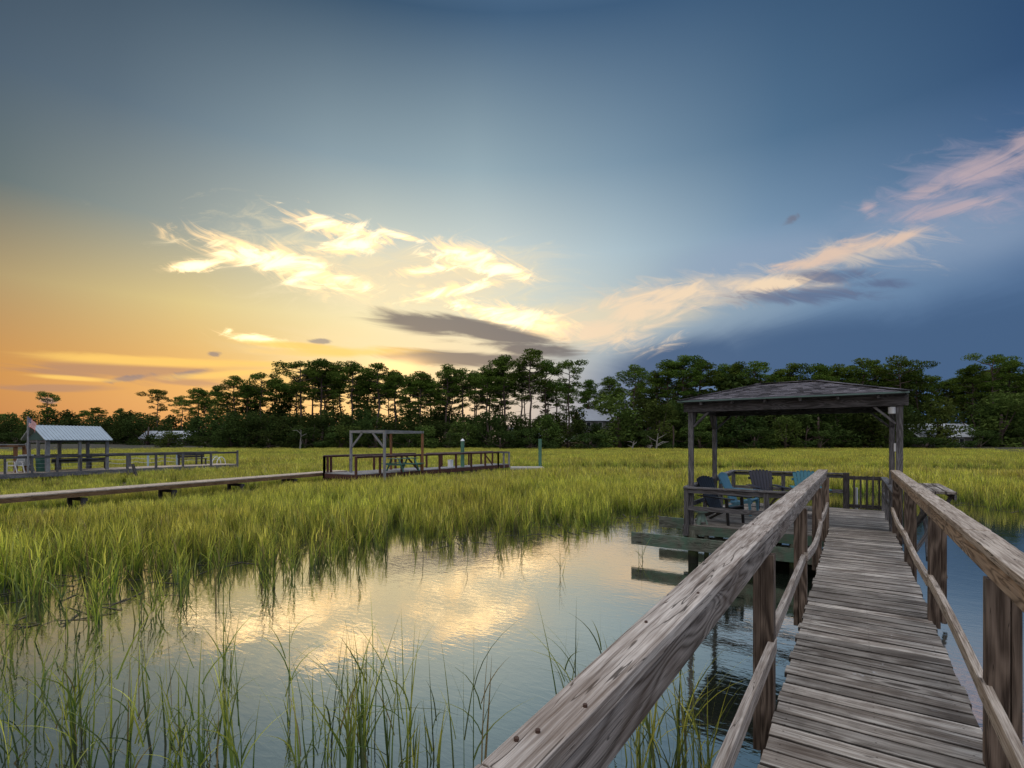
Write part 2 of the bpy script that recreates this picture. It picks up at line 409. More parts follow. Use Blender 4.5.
so.rotation_euler = sd.to_track_quat('Z', 'Y').to_euler(); so.location = (-20, 20, 30)

# ================================================================ camera
cam = bpy.data.cameras.new('camera'); co = bpy.data.objects.new('camera', cam); COL.objects.link(co)
cam.sensor_width = 36; cam.lens = 36*FOC/1024; cam.clip_start = 0.05; cam.clip_end = 6000
cam.shift_y = (441 - 384)/1024
co.location = (0, 0, EYE); co.rotation_euler = (R_(90), 0, YAW)
scn.camera = co
scn.view_settings.view_transform = 'Standard'; scn.view_settings.look = 'None'; scn.view_settings.exposure = 0.10; scn.view_settings.gamma = 1.0
scn.render.engine = 'CYCLES'
scn.cycles.use_denoising = True; scn.cycles.use_adaptive_sampling = True; scn.cycles.adaptive_threshold = 0.02
scn.cycles.max_bounces = 6; scn.cycles.diffuse_bounces = 2; scn.cycles.glossy_bounces = 3; scn.cycles.transmission_bounces = 3; scn.cycles.transparent_max_bounces = 4
scn.cycles.caustics_reflective = False; scn.cycles.caustics_refractive = False
# ================================================================ materials
W_DECK = wood('weathered_deck', (0.115, 0.090, 0.070), (0.50, 0.462, 0.412), ring=0.50, patch=1.2, grime_shade=0.9, xs=0.6, grain=0.45, var=0.38, nails=True, stain=(0.060, 0.045, 0.036, 0.45), whiten=0.75)
W_RAIL = wood('weathered_rail', (0.060, 0.042, 0.032), (0.43, 0.375, 0.335), ring=0.58, grain=1.2, lines=0.7, patch=1.0, var=0.14, stain=(0.16, 0.11, 0.08, 0.30), bump=0.5)
W_RAIL_SUNSET = wood('sunset_tint_rail', (0.085, 0.048, 0.028), (0.50, 0.37, 0.27), ring=0.70, grain=1.2, lines=0.6, patch=.7, var=0.15, stain=(0.30, 0.24, 0.20, 0.35), bump=0.5)  # warm tint paints the sunset light on the right rail into the wood
W_POST = wood('brown_post', (0.040, 0.027, 0.020), (0.22, 0.168, 0.132), ring=0.6, grain=0.7, var=0.2)
W_GREY = wood('grey_timber', (0.045, 0.042, 0.042), (0.22, 0.215, 0.225), ring=0.45, var=0.22)
W_DARK = wood('dark_timber', (0.028, 0.024, 0.024), (0.115, 0.105, 0.105), ring=0.4, var=0.25)
W_ALGAE = wood('algae_timber', (0.050, 0.050, 0.040), (0.19, 0.21, 0.17), ring=0.4, var=0.3, stain=(0.075, 0.15, 0.105, 0.75))
W_PILE = wood('tidal_pile', (0.060, 0.060, 0.045), (0.20, 0.21, 0.17), ring=0.3, var=0.2, algae=True)
M_SHING = wood('shingle', (0.045, 0.042, 0.050), (0.170, 0.160, 0.180), ring=0.1, var=0.7, bump=0.6, rough=0.95)
M_DRIP = plain('green_drip_edge', (0.10, 0.16, 0.15), 0.5)
M_WHITE = plain('white_plastic', (0.72, 0.74, 0.76), 0.4, 0.06)
M_STEEL = plain('galvanised', (0.50, 0.52, 0.55), 0.35, 0.08, metal=0.7)
M_NAIL = plain('rusty_nail', (0.06, 0.03, 0.02), 0.6)
M_BLKP = plain('black_resin', (0.008, 0.008, 0.010), 0.45, 0.1)
M_NAVY = plain('navy_resin', (0.016, 0.018, 0.034), 0.45, 0.1)
M_TEAL = plain('teal_resin', (0.035, 0.17, 0.23), 0.5, 0.1)
M_LBLU = plain('pale_blue_resin', (0.11, 0.27, 0.36), 0.5, 0.1)
M_MINT = plain('faded_mint', (0.24, 0.34, 0.29), 0.7, 0.2, dirt=(0.10, 0.12, 0.09))

W_CAP = wood('rail_cap_wood', (0.150, 0.115, 0.092), (0.56, 0.50, 0.445), ring=0.25, grain=1.1, lines=0.7, patch=1.0, var=0.10, stain=(0.15, 0.10, 0.07, 0.25), bump=0.4, xs=0.30, crack=0.85)
W_CAP_SUNSET = wood('sunset_tint_cap', (0.17, 0.125, 0.092), (0.57, 0.49, 0.41), ring=0.25, grain=1.1, lines=0.7, patch=1.0, var=0.10, bump=0.4, xs=0.30, crack=0.85)  # right-hand cap copy, sunset warmth painted into its colour
XL, XR = -0.385, 0.565       # deck edges
Y_END = 10.92                # the walkway steps down to the platform
PZ = -0.20
posts_y = (0.86, 3.32, 5.74, 8.32, 10.80)

# ---------------------------------------------------------------- walkway
wk = thing('walkway', 'weathered grey plank walkway with handrails on both sides leading to the roofed deck', 'walkway', (0, 4.5, -0.04))
b = MB(); y = -1.6; i = 0
while y < Y_END - 0.02:
    wd = 0.134 if random.random() < .85 else 0.129
    if y + wd > Y_END: wd = Y_END - y
    dz = random.uniform(-.003, .003)
    sk = random.uniform(-.003, .003)
    jl = random.uniform(-.012, .008); jr = random.uniform(-.012, .014)
    b.beam((XL + jl, y + wd/2 - sk, -0.018 + dz), (XR + jr, y + wd/2 + sk, -0.018 + dz + random.uniform(-.002, .002)), wd, 0.036, seg=6, wob=0.0007)
    y += wd + random.uniform(.008, .014); i += 1
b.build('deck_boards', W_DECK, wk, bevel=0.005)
for x in (XL + 0.06, XR - 0.10):
    MB().box(x, x + .045, -1.6, Y_END - .03, -0.235, -0.040).build('stringer', W_DARK, wk)
def pair(x, y, side, z0=-0.42, z1=0.90, mat=W_POST):
    """two boards laminated to a post, set on the outside of the deck"""
    m = MB()
    if side > 0:
        m.box(x, x + .083, y - .045, y + .045, z0, z1, seg=6, wob=.0015)
        m.box(x + .086, x + .124, y - .043, y + .046, z0 + .05, z1 - .02, seg=6, wob=.0015)
    else:
        m.box(x - .07, x, y - .045, y + .045, z0, z1, seg=6, wob=.0015)
        m.box(x - .112, x - .073, y - .043, y + .046, z0 + .05, z1 - .02, seg=6, wob=.0015)
    m.build('post', mat, wk, bevel=.004)
for y in posts_y:
    pair(XL - .002, y, -1, z0=-.30 if y > 1 else -.4)
    pair(XR - .035 if y > 4 else XR - .045, y, 1, z0=-.06 if 5 < y < 6 else -.30)
# support piles under the walkway
for y in (1.3, 4.3, 7.4, 10.2):
    for x in (XL + .10, XR - .12):
        MB().tube([(x, y, -2.6), (x, y, -.24)], .085, 10).build('pile', W_PILE, wk, smooth=False)
    MB().box(XL - .02, XR + .04, y + .09, y + .13, -.44, -.24).build('cross_beam', W_ALGAE, wk)
# caps and rail boards, lapped at the posts
def rail(x0, x1, zt, hb, side, mat, joints, wob=.001):
    for (a, c) in zip(joints[:-1], joints[1:]):
        m = MB(); dz = random.uniform(-.004, .004)
        xa0, xa1, xb0, xb1 = x0, x1, x0, x1
        if side < 0 and a < 3:                          # the near cap has split and weathered narrower
            xa0 = -.478; xa1 = -.398
            xb0 = -.478 if a < 0 else -.540; xb1 = -.398 if a < 0 else -.388
        w0, w1 = xa1 - xa0, xb1 - xb0
        m.beam(((xa0 + xa1)/2, a + .003, zt - .019 + dz), ((xb0 + xb1)/2, c - .003, zt - .019 + random.uniform(-.004, .004)), w0, .038, seg=16, wob=wob, tw=w1/w0, chip=.0012)
        m.build('rail_cap', W_CAP if side < 0 else W_CAP_SUNSET, wk, bevel=.003)
    xb = x1 - .017 if side < 0 else x0 + .012
    for (a, c) in zip(joints[:-1], joints[1:]):
        m = MB()
        xa, xc = (xb - .038, xb) if side < 0 else (xb, xb + .038)
        m.beam(((xa + xc)/2, a + .1 if a > 0 else a, zt - .049 - hb/2), ((xa + xc)/2, c + .1 if c < 10 else c, zt - .049 - hb/2), .038, hb, seg=14, wob=wob*.6)
        m.build('rail_board', mat, wk, bevel=.003)
rail(-.53, -.390, 1.07, .110, -1, W_RAIL, (-1.5, .62, 3.25, 5.70, 10.35))
rail(.495, .615, 1.07, .085, 1, W_RAIL_SUNSET, (-1.5, 2.45, 3.75, 6.0, 10.72))
# mid rails: narrow warped boards, each run starting a little higher than the last one ends
def mid(x, y0, y1, z0, z1, mat, sag=.03, bow=.02):
    m = MB(); n = 14; P = []
    for i in range(n + 1):
        u = i/n
        P.append(Vector((x + bow*math.sin(math.pi*u) , y0 + (y1 - y0)*u, z0 + (z1 - z0)*u - sag*math.sin(math.pi*u))))
    vs = []; gc = []; fs = []; o = [random.random()*30 for _ in range(3)]
    for i, p in enumerate(P):
        tw = .03*math.sin(i/n*4 + x)
        for a, c in ((-1, -1), (1, -1), (1, 1), (-1, 1)):
            wx, hz = .019*a, .040*c
            vs.append((p.x + wx*math.cos(tw) - hz*math.sin(tw), p.y, p.z + wx*math.sin(tw) + hz*math.cos(tw)))
            gc.append((p.y + o[0], wx + o[1], hz + o[2]))
    for i in range(n):
        for j in range(4):
            k = (j + 1) % 4; fs.append((i*4 + j, i*4 + k, i*4 + 4 + k, i*4 + 4 + j))
    fs += [(3, 2, 1, 0), (n*4, n*4 + 1, n*4 + 2, n*4 + 3)]
    m._add(vs, fs, gc, random.random()); m.build('mid_rail', W_CAP if mat is W_RAIL else W_CAP_SUNSET, wk, bevel=.002)
py = posts_y
mid(-.400, -1.2, 3.36, .40, .36, W_RAIL, .0, .002); mid(-.415, 3.28, 5.80, .40, .42, W_RAIL, .0, .002)
mid(-.395, 5.68, 8.40, .44, .42, W_RAIL, .075, .01); mid(-.410, 8.26, 10.8, .43, .42, W_RAIL, .04, .0)
mid(.520, -1.2, 3.36, .29, .36, W_RAIL_SUNSET, .01, -.006); mid(.540, 3.28, 5.76, .30, .36, W_RAIL_SUNSET, -.010, .006)
mid(.530, 5.66, 8.36, .345, .36, W_RAIL_SUNSET, .03, .0); mid(.525, 8.26, 10.8, .37, .40, W_RAIL_SUNSET, .05, .0)
for (x, yv) in ((-.462, .70), (-.445, .74), (-.415, .86), (-.470, 1.35), (-.42, 1.7), (.53, 3.4), (.57, 3.45), (-.43, 3.2), (-.5, 3.3), (.52, 6.1), (.57, 5.9)):
    MB().tube([(x, yv, 1.066), (x, yv, 1.0725)], .0045, 8).build('nail', M_NAIL, wk)

# ---------------------------------------------------------------- platform
PX0, PX1, PY0, PY1 = -2.98, 0.66, 10.96, 15.95
pf = thing('viewing_deck', 'square grey timber deck on piles with low railings at the end of the walkway', 'deck', (-1.2, 13.4, PZ))
b = MB(); y = PY0
while y < PY1:
    b.box(PX0, PX1 - .05 + random.uniform(-.01, .01), y, min(y + .138, PY1), PZ - .036 + random.uniform(-.002, .002), PZ, seg=1)
    y += .144
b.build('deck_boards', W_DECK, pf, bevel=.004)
for (yb, x0, zt, zb) in ((10.86, -4.12, -.455, -.72), (13.26, -4.27, -.42, -.69), (15.6, -3.3, -.42, -.66)):
    MB().box(x0, PX1 - .02, yb, yb + .05, zb, zt, seg=4).build('pile_cap_beam', W_ALGAE, pf, bevel=.005)
    if yb < 13.5: MB().box(-3.05, PX1 - .03, yb + .27, yb + .32, zb + .01, zt - .003, seg=4).build('pile_cap_beam', W_ALGAE, pf, bevel=.005)
MB().box(PX0 - .02, PX1 - .01, PY0 - .045, PY0 - .003, PZ - .185, PZ - .010, seg=3).build('rim_board', W_ALGAE, pf, bevel=.004)
MB().box(PX0 - .045, PX0 - .003, PY0, PY1, PZ - .235, PZ - .006, seg=3).build('rim_board', W_GREY, pf)
MB().box(PX0 - .04, PX1 - .05, PY1 + .003, PY1 + .045, PZ - .235, PZ - .006).build('rim_board', W_GREY, pf)
MB().box(PX1 - .045, PX1 - .005, PY0, PY1, PZ - .235, PZ - .006).build('rim_board', W_GREY, pf)
for x in np.arange(-2.6, .6, .62):
    MB().box(x, x + .045, PY0 + .05, PY1, PZ - .225, PZ - .038).build('joist', W_DARK, pf)
for yb in (11.0, 13.42, 15.7):
    for x, r in ((-2.82, .105), (-2.55, .05), (-1.75, .09), (-.95, .09), (-.05, .09), (.45, .09)):
        if r < .1 and x == -2.55 and yb > 12: continue
        MB().tube([(x, yb, -2.7), (x + .01, yb, -1.6), (x, yb, zt + .12)], r, 12).build('pile', W_PILE, pf)
def prail(p, q, z, hcap=.038, wcap=.13, mat=W_GREY, drop=.10, midz=None, z2=None):
    z2 = z if z2 is None else z2
    a = Vector((p[0], p[1], z - hcap/2)); c = Vector((q[0], q[1], z2 - hcap/2))
    MB().beam(a, c, wcap, hcap, seg=4, wob=.002).build('rail_cap', mat, pf, bevel=.004)
    MB().beam(a - Vector((0, 0, .07)), c - Vector((0, 0, .07)), .038, .085).build('rail_board', mat, pf, bevel=.004)
    if midz is not None:
        MB().beam((p[0], p[1], midz), (q[0], q[1], midz), .04, .09, seg=3, wob=.003).build('mid_rail', mat, pf, bevel=.004)
def ppost(x, y, z1, z0=PZ - .2, s=.09, mat=W_GREY):
    MB().box(x - s/2, x + s/2, y - s/2, y + s/2, z0, z1).build('post', mat, pf, bevel=.005)
prail((-2.98, 10.90), (-.50, 10.90), .605, midz=.16)
for x in (-2.93, -1.42): ppost(x, 10.915, .56, z0=-.42)
prail((-2.93, 10.95), (-2.93, 15.90), .61, z2=.72, midz=.20)
for y in (12.5, 14.2, 15.88): ppost(-2.93, y, .60)
prail((-2.98, 15.92), (-.22, 15.92), .72, midz=.24)
for x in (-1.65, -.19):
    ppost(x, 15.92, .62 if x < -1 else .73, s=.09 if x < -1 else .14, mat=W_GREY if x < -1 else W_DARK)
# gate in the far railing
gate = MB().box(-.12, .62, 15.90, 15.94, .56, .65).build('gate', W_DARK, pf, bevel=.003)
def sub(m, name, mat, par, root, **k):
    o = m.build(name, mat, root, **k); o.parent = par; return o
sub(MB().box(-.12, .62, 15.90, 15.94, PZ + .03, PZ + .12), 'gate_rail', W_DARK, gate, pf)
for x in (-.02, .12, .25, .38, .51):
    sub(MB().box(x - .022, x + .022, 15.87, 15.897, PZ + .02, .66), 'picket', W_DARK, gate, pf)
# right side rail beyond the walkway
prail((.60, 11.15), (.60, 15.8), .66, mat=W_GREY, midz=.22)
for y in (12.4, 14.1, 15.8): ppost(.60, y, .60)
# small pipe beyond the gate
pp = MB().tube([(.03, 16.6, -2.3), (.03, 16.6, .30)], .035, 10).build('pipe', M_STEEL)
tag(pp, 'pale upright pipe standing in the creek behind the picket gate', 'pipe')

# ---------------------------------------------------------------- gazebo
gz = thing('gazebo', 'open four-post gazebo with a low hipped shingle roof standing on the deck', 'gazebo', (-1.1, 12.1, PZ))
GY0, GY1, GX0, GX1 = 11.02, 13.2, -2.865, .635
for (x, y) in ((GX0, GY0), (GX1, GY0), (GX0, GY1), (GX1, GY1)):
    MB().box(x - .048, x + .048, y - .048, y + .048, PZ + .002, 2.17, seg=4, wob=.002).build('post', W_GREY, gz, bevel=.005)
for y in (GY0 - .07, GY1 + .07):
    MB().box(GX0 - .13, GX1 + .12, y - .02, y + .02, 2.165, 2.355, seg=4, wob=.002).build('roof_beam', W_GREY, gz, bevel=.004)
for x in (GX0, GX1):
    MB().box(x - .02, x + .02, GY0 - .048, GY1 + .048, 2.172, 2.35).build('roof_beam', W_GREY, gz, bevel=.004)
for y, in ((GY0,), (GY1,)):
    for x, s in ((GX0, 1), (GX1, -1)):
        MB().beam((x + s*.05, y, 1.86), (x + s*.36, y, 2.165), .04, .085, up=(0, 1, 0)).build('brace', W_GREY, gz, bevel=.003)
for x in (GX0, GX1):
    for y, s in ((GY0, 1), (GY1, -1)):
        MB().beam((x, y + s*.05, 1.86), (x, y + s*.36, 2.165), .04, .085, up=(1, 0, 0)).build('brace', W_GREY, gz, bevel=.003)
EX0, EX1, EY0, EY1 = -3.06, .745, 10.72, 13.50
EZ, RZ = 2.385, 2.775; YM = (EY0 + EY1)/2; RX0, RX1 = -1.72, -.62
b = MB(); rows_n = 14
def hip(side):
    for i in range(rows_n):
        u0, u1 = i/rows_n, (i + 1)/rows_n + .02
        def L(u):                                         # ends of the course at height u
            u = min(u, 1)
            if side in 'fb':
                y = (EY0 + (YM - EY0)*u) if side == 'f' else (EY1 + (YM - EY1)*u)
                return Vector((EX0 + (RX0 - EX0)*u, y, EZ + (RZ - EZ)*u)), Vector((EX1 + (RX1 - EX1)*u, y, EZ + (RZ - EZ)*u))
            x = (EX0 + (RX0 - EX0)*u) if side == 'l' else (EX1 + (RX1 - EX1)*u)
            return Vector((x, EY0 + (YM - EY0)*u, EZ + (RZ - EZ)*u)), Vector((x, EY1 + (YM - EY1)*u, EZ + (RZ - EZ)*u))
        a0, a1 = L(u0); c0, c1 = L(u1)
        ln = (a1 - a0).length; t = -random.random()*.3; lift = Vector((0, 0, .014))
        while t < ln:
            wdt = random.uniform(.09, .20); s0 = max(0, t)/ln; s1 = min(ln, t + wdt - .004)/ln; t += wdt
            if s1 <= s0: continue
            lf = lift*random.uniform(.7, 1.4)
            A, B_ = a0.lerp(a1, s0) + lf, a0.lerp(a1, s1) + lf
            D, C_ = c0.lerp(c1, s0) + lift*.2, c0.lerp(c1, s1) + lift*.2
            dn = Vector((0, 0, -.014))
            b.poly([A, B_, C_, D, A + dn, B_ + dn, C_ + dn, D + dn],
                   [(0, 1, 2, 3), (4, 5, 1, 0), (1, 5, 6, 2), (3, 7, 4, 0), (7, 6, 5, 4)] if side in 'fr' else [(3, 2, 1, 0), (0, 1, 5, 4), (2, 6, 5, 1), (0, 4, 7, 3), (4, 5, 6, 7)])
for s in 'fblr': hip(s)
for (p, q) in (((EX0, EY0, EZ), (RX0, YM, RZ)), ((EX1, EY0, EZ), (RX1, YM, RZ)), ((EX0, EY1, EZ), (RX0, YM, RZ)), ((EX1, EY1, EZ), (RX1, YM, RZ)), ((RX0, YM, RZ), (RX1, YM, RZ))):
    p = Vector(p) + Vector((0, 0, .02)); q = Vector(q) + Vector((0, 0, .02)); n = max(3, int((q - p).length/.16))
    for i in range(n):
        b.beam(p.lerp(q, i/n), p.lerp(q, (i + 1.1)/n) + Vector((0, 0, -.004)), .17, .012)
roof = b.build('roof', M_SHING, gz)
sheath = MB(); o = .03
sheath.poly([(EX0 + o, EY0 + o, EZ - .012), (EX1 - o, EY0 + o, EZ - .012), (EX1 - o, EY1 - o, EZ - .012), (EX0 + o, EY1 - o, EZ - .012), (RX0, YM, RZ - .02), (RX1, YM, RZ - .02)],
            [(0, 1, 5, 4), (1, 2, 5), (2, 3, 4, 5), (3, 0, 4)])
sheath.build('roof_sheathing', W_DARK, gz)
b = MB()
for (p, q) in (((EX0, EY0), (EX1, EY0)), ((EX1, EY0), (EX1, EY1)), ((EX0, EY1), (EX1, EY1)), ((EX0, EY0), (EX0, EY1))):
    b.beam((p[0], p[1], EZ - .008), (q[0], q[1], EZ - .008), .02, .028)
b.build('drip_edge', M_DRIP, gz)
for x in np.linspace(GX0 + .25, GX1 - .3, 6):
    MB().box(x - .02, x + .02, EY0 + .05, EY0 + .34, 2.30, 2.365).build('rafter_tail', W_GREY, gz)
MB().tube([(GX1 - .105, GY0 - .03, 2.03), (GX1 - .105, GY0 - .03, 2.15)], .055, 12).build('lamp', M_WHITE, gz, bevel=.01)
MB().box(GX1 - .075, GX1 - .049, GY0 - .03, GY0 + .03, 1.38, 1.52).build('switch_box', M_WHITE, gz, bevel=.004)

# ---------------------------------------------------------------- fish table outside the right handrail
tb = thing('cleaning_table', 'narrow weathered plank table on crossed legs outside the right handrail', 'table', (1.08, 11.0, -.2))
b = MB()
for k in range(3): b.box(.90 + k*.125, 1.02 + k*.125, 10.1, 12.0, .745 + .002*k, .785 + .002*k, seg=3, wob=.002)
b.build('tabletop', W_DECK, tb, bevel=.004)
for y in (10.25, 11.85):
    MB().beam((.93, y, .74), (1.16, y, -.55), .045, .085, up=(0, 1, 0)).build('leg', W_GREY, tb, bevel=.003)
    MB().beam((1.24, y + .05, .72), (.72, y + .05, -.35), .045, .085, up=(0, 1, 0)).build('leg', W_GREY, tb, bevel=.003)
MB().beam((1.0, 10.2, .60), (.80, 12.3, -.30), .045, .09).build('brace', W_GREY, tb, bevel=.003)
MB().beam((1.05, 12.0, .60), (.95, 10.3, -.30), .045, .09).build('brace', W_GREY, tb, bevel=.003)
MB().beam((1.26, 10.12, .70), (1.26, 11.98, .70), .03, .07).build('edge_board', W_GREY, tb)

# ---------------------------------------------------------------- adirondack chairs
def adirondack(label, mat, loc, rz, slats=7, gap=.006):
    t = thing('adirondack_chair', label, 'chair', loc, rz, 'slatted garden chairs on the deck', local=True)
    b = MB()
    for i in range(6):                                   # seat: front at +y
        u = i/5; b.beam((-.26, .30 - u*.46, .37 - u*.10), (.26, .30 - u*.46, .37 - u*.10), .086, .020)
    b.build('seat', mat, t, bevel=.004)
    b = MB(); rec = R_(24)
    for i in range(slats):
        k = i - (slats - 1)/2; x0 = k*.066; x1 = k*.086
        h = .60 + .17*math.sqrt(max(0, 1 - (k/4.3)**2))
        p0 = Vector((x0, -.13, .25)); p1 = Vector((x1, -.13 - h*math.sin(rec), .25 + h*math.cos(rec)))
        n = 5; wd = .066
        b.beam(p0, p1, wd - gap, .020, up=(0, 1, 0), seg=4, taper=1.33)
        e = p1 + (p1 - p0).normalized()*.018
        b.tube([p1 + Vector((0, -.009, 0)), p1 + Vector((0, .009, 0))], wd*.60, 12)
    for hh, ww in ((.16, .5), (.55, .66)):
        c = Vector((0, -.13 - hh*math.sin(rec) - .022, .25 + hh*math.cos(rec)))
        b.beam(c - Vector((ww/2, 0, 0)), c + Vector((ww/2, 0, 0)), .022, .06)
    b.build('backrest', mat, t, bevel=.003)
    for s in (-1, 1):
        m = MB(); x = s*.335
        m.beam((x*.97, -.34, .575), (x*1.03, .40, .555), .13, .022, seg=4)
        m.tube([(x*1.03, .40, .544), (x*1.03, .40, .566)], .075, 14)
        m.build('armrest', mat, t, bevel=.004)
        MB().beam((s*.295, .31, 0), (s*.300, .27, .545), .030, .052, up=(0, 1, 0), taper=1.3, seg=3).build('leg', mat, t, bevel=.004)
        m = MB()
        pts = [(.33, .33), (.16, .31), (-.05, .25), (-.28, .12), (-.46, .0)]
        for (a, c) in zip(pts[:-1], pts[1:]):
            m.beam((s*.265, a[0] + .01, a[1]), (s*.265, c[0] - .01, c[1]), .032, .065 if c[1] > 0 else .05)
        m.build('leg', mat, t, bevel=.004)
    return t
def face(d): return math.atan2(-d[0], d[1])              # local +y looks along d
adirondack('black slatted garden chair nearest the front railing of the deck', M_BLKP, (-2.38, 11.68, PZ), face((.92, -.32)))
adirondack('pale blue slatted garden chair beside the left railing of the deck', M_LBLU, (-2.30, 13.35, PZ), face((.95, -.12)))
adirondack('dark navy fan-backed garden chair with its back to the far railing', M_NAVY, (-1.95, 14.95, PZ), face((.45, -.85)))
adirondack('teal fan-backed garden chair at the far railing right of the navy chair', M_TEAL, (-.98, 15.05, PZ), face((.25, -.95)))
st = thing('side_stool', 'small faded mint green side stool behind the front railing near the black chair', 'stool', (-2.70, 11.18, PZ), 0, local=True)
m = MB(); m.tube([(0, 0, .26), (0, 0, .30)], [.15, .15], 16); m.build('tabletop', M_MINT, st, bevel=.006)
for k in range(3):
    a = k*2.09 + .4; MB().beam((.04*math.cos(a), .04*math.sin(a), .26), (.12*math.cos(a), .12*math.sin(a), 0), .07, .03, up=(0, 0, 1)).build('leg', M_MINT, st)
m = MB().tube([(0, 0, .06), (0, 0, .25)], [.08, .05], 12); m.build('base', M_MINT, st)
# ================================================================ water, ground
m_water, t, b = new_mat('creek_water')
tc = t.new('ShaderNodeTexCoord').outputs['Object']
n1 = t.noise(tc, 2.2, 2.0, 0.5, 0.4); 
mp = t.new('ShaderNodeMapping'); t.set(mp.inputs[0], tc); mp.inputs['Rotation'].default_value = (0, 0, .5); mp.inputs['Scale'].default_value = (1.0, 2.6, 1)
n2 = t.noise(mp.outputs[0], 5.0, 3.0, 0.55, 0.6)
n3 = t.noise(tc, 0.35, 2.0, 0.5)
h = t.m('ADD', t.m('MULTIPLY', n1, 0.5), t.m('MULTIPLY', n2, t.m('MULTIPLY_ADD', n3, 0.7, 0.05)))
bp = t.new('ShaderNodeBump'); bp.inputs['Strength'].default_value = 0.22; bp.inputs['Distance'].default_value = 0.017
t.set(bp.inputs['Height'], h); t.set(b.inputs['Normal'], bp.outputs[0])
b.inputs['Base Color'].default_value = (0.016, 0.024, 0.017, 1)
b.inputs['Roughness'].default_value = 0.02; b.inputs['IOR'].default_value = 2.4; b.inputs['Specular IOR Level'].default_value = 0.5
gl = t.new('ShaderNodeBsdfGlossy'); gl.inputs['Roughness'].default_value = 0.02; gl.inputs['Color'].default_value = (1.0, 0.95, 0.84, 1)
t.set(gl.inputs['Normal'], bp.outputs[0]); mx = t.new('ShaderNodeMixShader'); mx.inputs[0].default_value = 0.50
out = [n for n in t.n if n.type == 'OUTPUT_MATERIAL'][0]
t.l.new(b.outputs[0], mx.inputs[1]); t.l.new(gl.outputs[0], mx.inputs[2]); t.l.new(mx.outputs[0], out.inputs[0])
m_mud, t, b = new_mat('marsh_mud')
tc = t.new('ShaderNodeTexCoord').outputs['Object']
c = t.mix(t.noise(tc, 1.2, 5.0, 0.65), (0.020, 0.020, 0.012), (0.055, 0.050, 0.028))
t.set(b.inputs['Base Color'], c); b.inputs['Roughness'].default_value = 0.9

# creek edge seen from the landing: bearing (as survey x) -> distance of the marsh edge
EDGE = [(-3000, 6.5), (-600, 6.8), (0, 7.5), (60, 7.9), (150, 8.9), (250, 10.2), (330, 12.2), (400, 13.4), (450, 13.6), (520, 14.0), (600, 15.2), (650, 17.2),
        (700, 20.5), (760, 23.5), (850, 25.0), (920, 22.0), (1000, 19.6), (1100, 18.2), (1300, 16.0), (3000, 9.0)]
EX = np.array([e[0] for e in EDGE], float); ET = np.array([e[1] for e in EDGE])
EA = np.arctan((EX - 512)/FOC)
def polar(P):
    f = P[:, 0]*FW[0] + P[:, 1]*FW[1]; r = P[:, 0]*RT[0] + P[:, 1]*RT[1]
    return f, r, np.arctan2(r, f)
def noise2(x, y, s, seed=0):
    """smooth value noise"""
    g = np.random.default_rng(seed).random((64, 64)); x = x/s + 1000; y = y/s + 1000
    xi = np.floor(x).astype(int); yi = np.floor(y).astype(int); fx = x - xi; fy = y - yi
    fx = fx*fx*(3 - 2*fx); fy = fy*fy*(3 - 2*fy)
    a = g[xi % 64, yi % 64]; b_ = g[(xi + 1) % 64, yi % 64]; c_ = g[xi % 64, (yi + 1) % 64]; d = g[(xi + 1) % 64, (yi + 1) % 64]
    return (a*(1 - fx) + b_*fx)*(1 - fy) + (c_*(1 - fx) + d*fx)*fy
def inside(P):
    """distance (m, roughly) inside the marsh; negative = open creek"""
    f, r, a = polar(P)
    cosd = np.maximum(np.cos(a), .15)
    edge = np.interp(a, EA, ET)
    d = (f - edge)
    d = d + (noise2(P[:, 0], P[:, 1], 2.2, 3) - .5)*1.6
    d = np.where(f < 0.5, -5, d)
    # side creek that winds through the marsh beyond the gazebo
    f2 = 42 + 2.0*np.sin(r*.11) + r*.02
    wid = np.interp(r, [-60, -14, 2, 10, 60], [0.0, 0.0, 2.6, 4.2, 5.0])
    s = np.abs(f - f2) - wid
    f3 = 66 + 4*np.sin(r*.06 + 1); f4 = 92 + 5*np.sin(r*.045)
    s3 = np.minimum(np.abs(f - f3) - 2.0, np.abs(f - f4) - 2.4)
    return np.minimum(np.minimum(d, np.where(wid > .1, s, 99)), s3)
gx = np.concatenate([np.linspace(-900, -62, 30), np.arange(-60, 61, 1.0), np.linspace(62, 900, 30)])
gy = np.concatenate([np.linspace(-300, -12, 12), np.arange(-10, 62, 1.0), np.linspace(64, 1100, 60)])
X, Y = np.meshgrid(gx, gy, indexing='ij'); P = np.stack([X.ravel(), Y.ravel()], 1)
ins = inside(P); f, r, a = polar(P)
Z = np.interp(ins, [-3, 0, 5, 9], [-2.2, -1.25, -1.02, -.955])
shore = 128 + 10*np.sin(a*4 + 1) 
Z = Z + np.interp(np.hypot(f, r) - shore*1.04, [0, 12, 60], [0, .55, 1.6])
ny = len(gy); idx = np.arange(len(P)).reshape(len(gx), ny)
F = np.stack([idx[:-1, :-1].ravel(), idx[1:, :-1].ravel(), idx[1:, 1:].ravel(), idx[:-1, 1:].ravel()], 1)
me = raw_mesh('marsh_ground', np.column_stack([P, Z]), F, m_mud, smooth=True)
tag(link('marsh_ground', me), kind='structure')
me = raw_mesh('water', [(-2500, -600, WATER), (2500, -600, WATER), (2500, 2500, WATER), (-2500, 2500, WATER)], [(0, 1, 2, 3)], m_water)
tag(link('water', me), kind='structure')

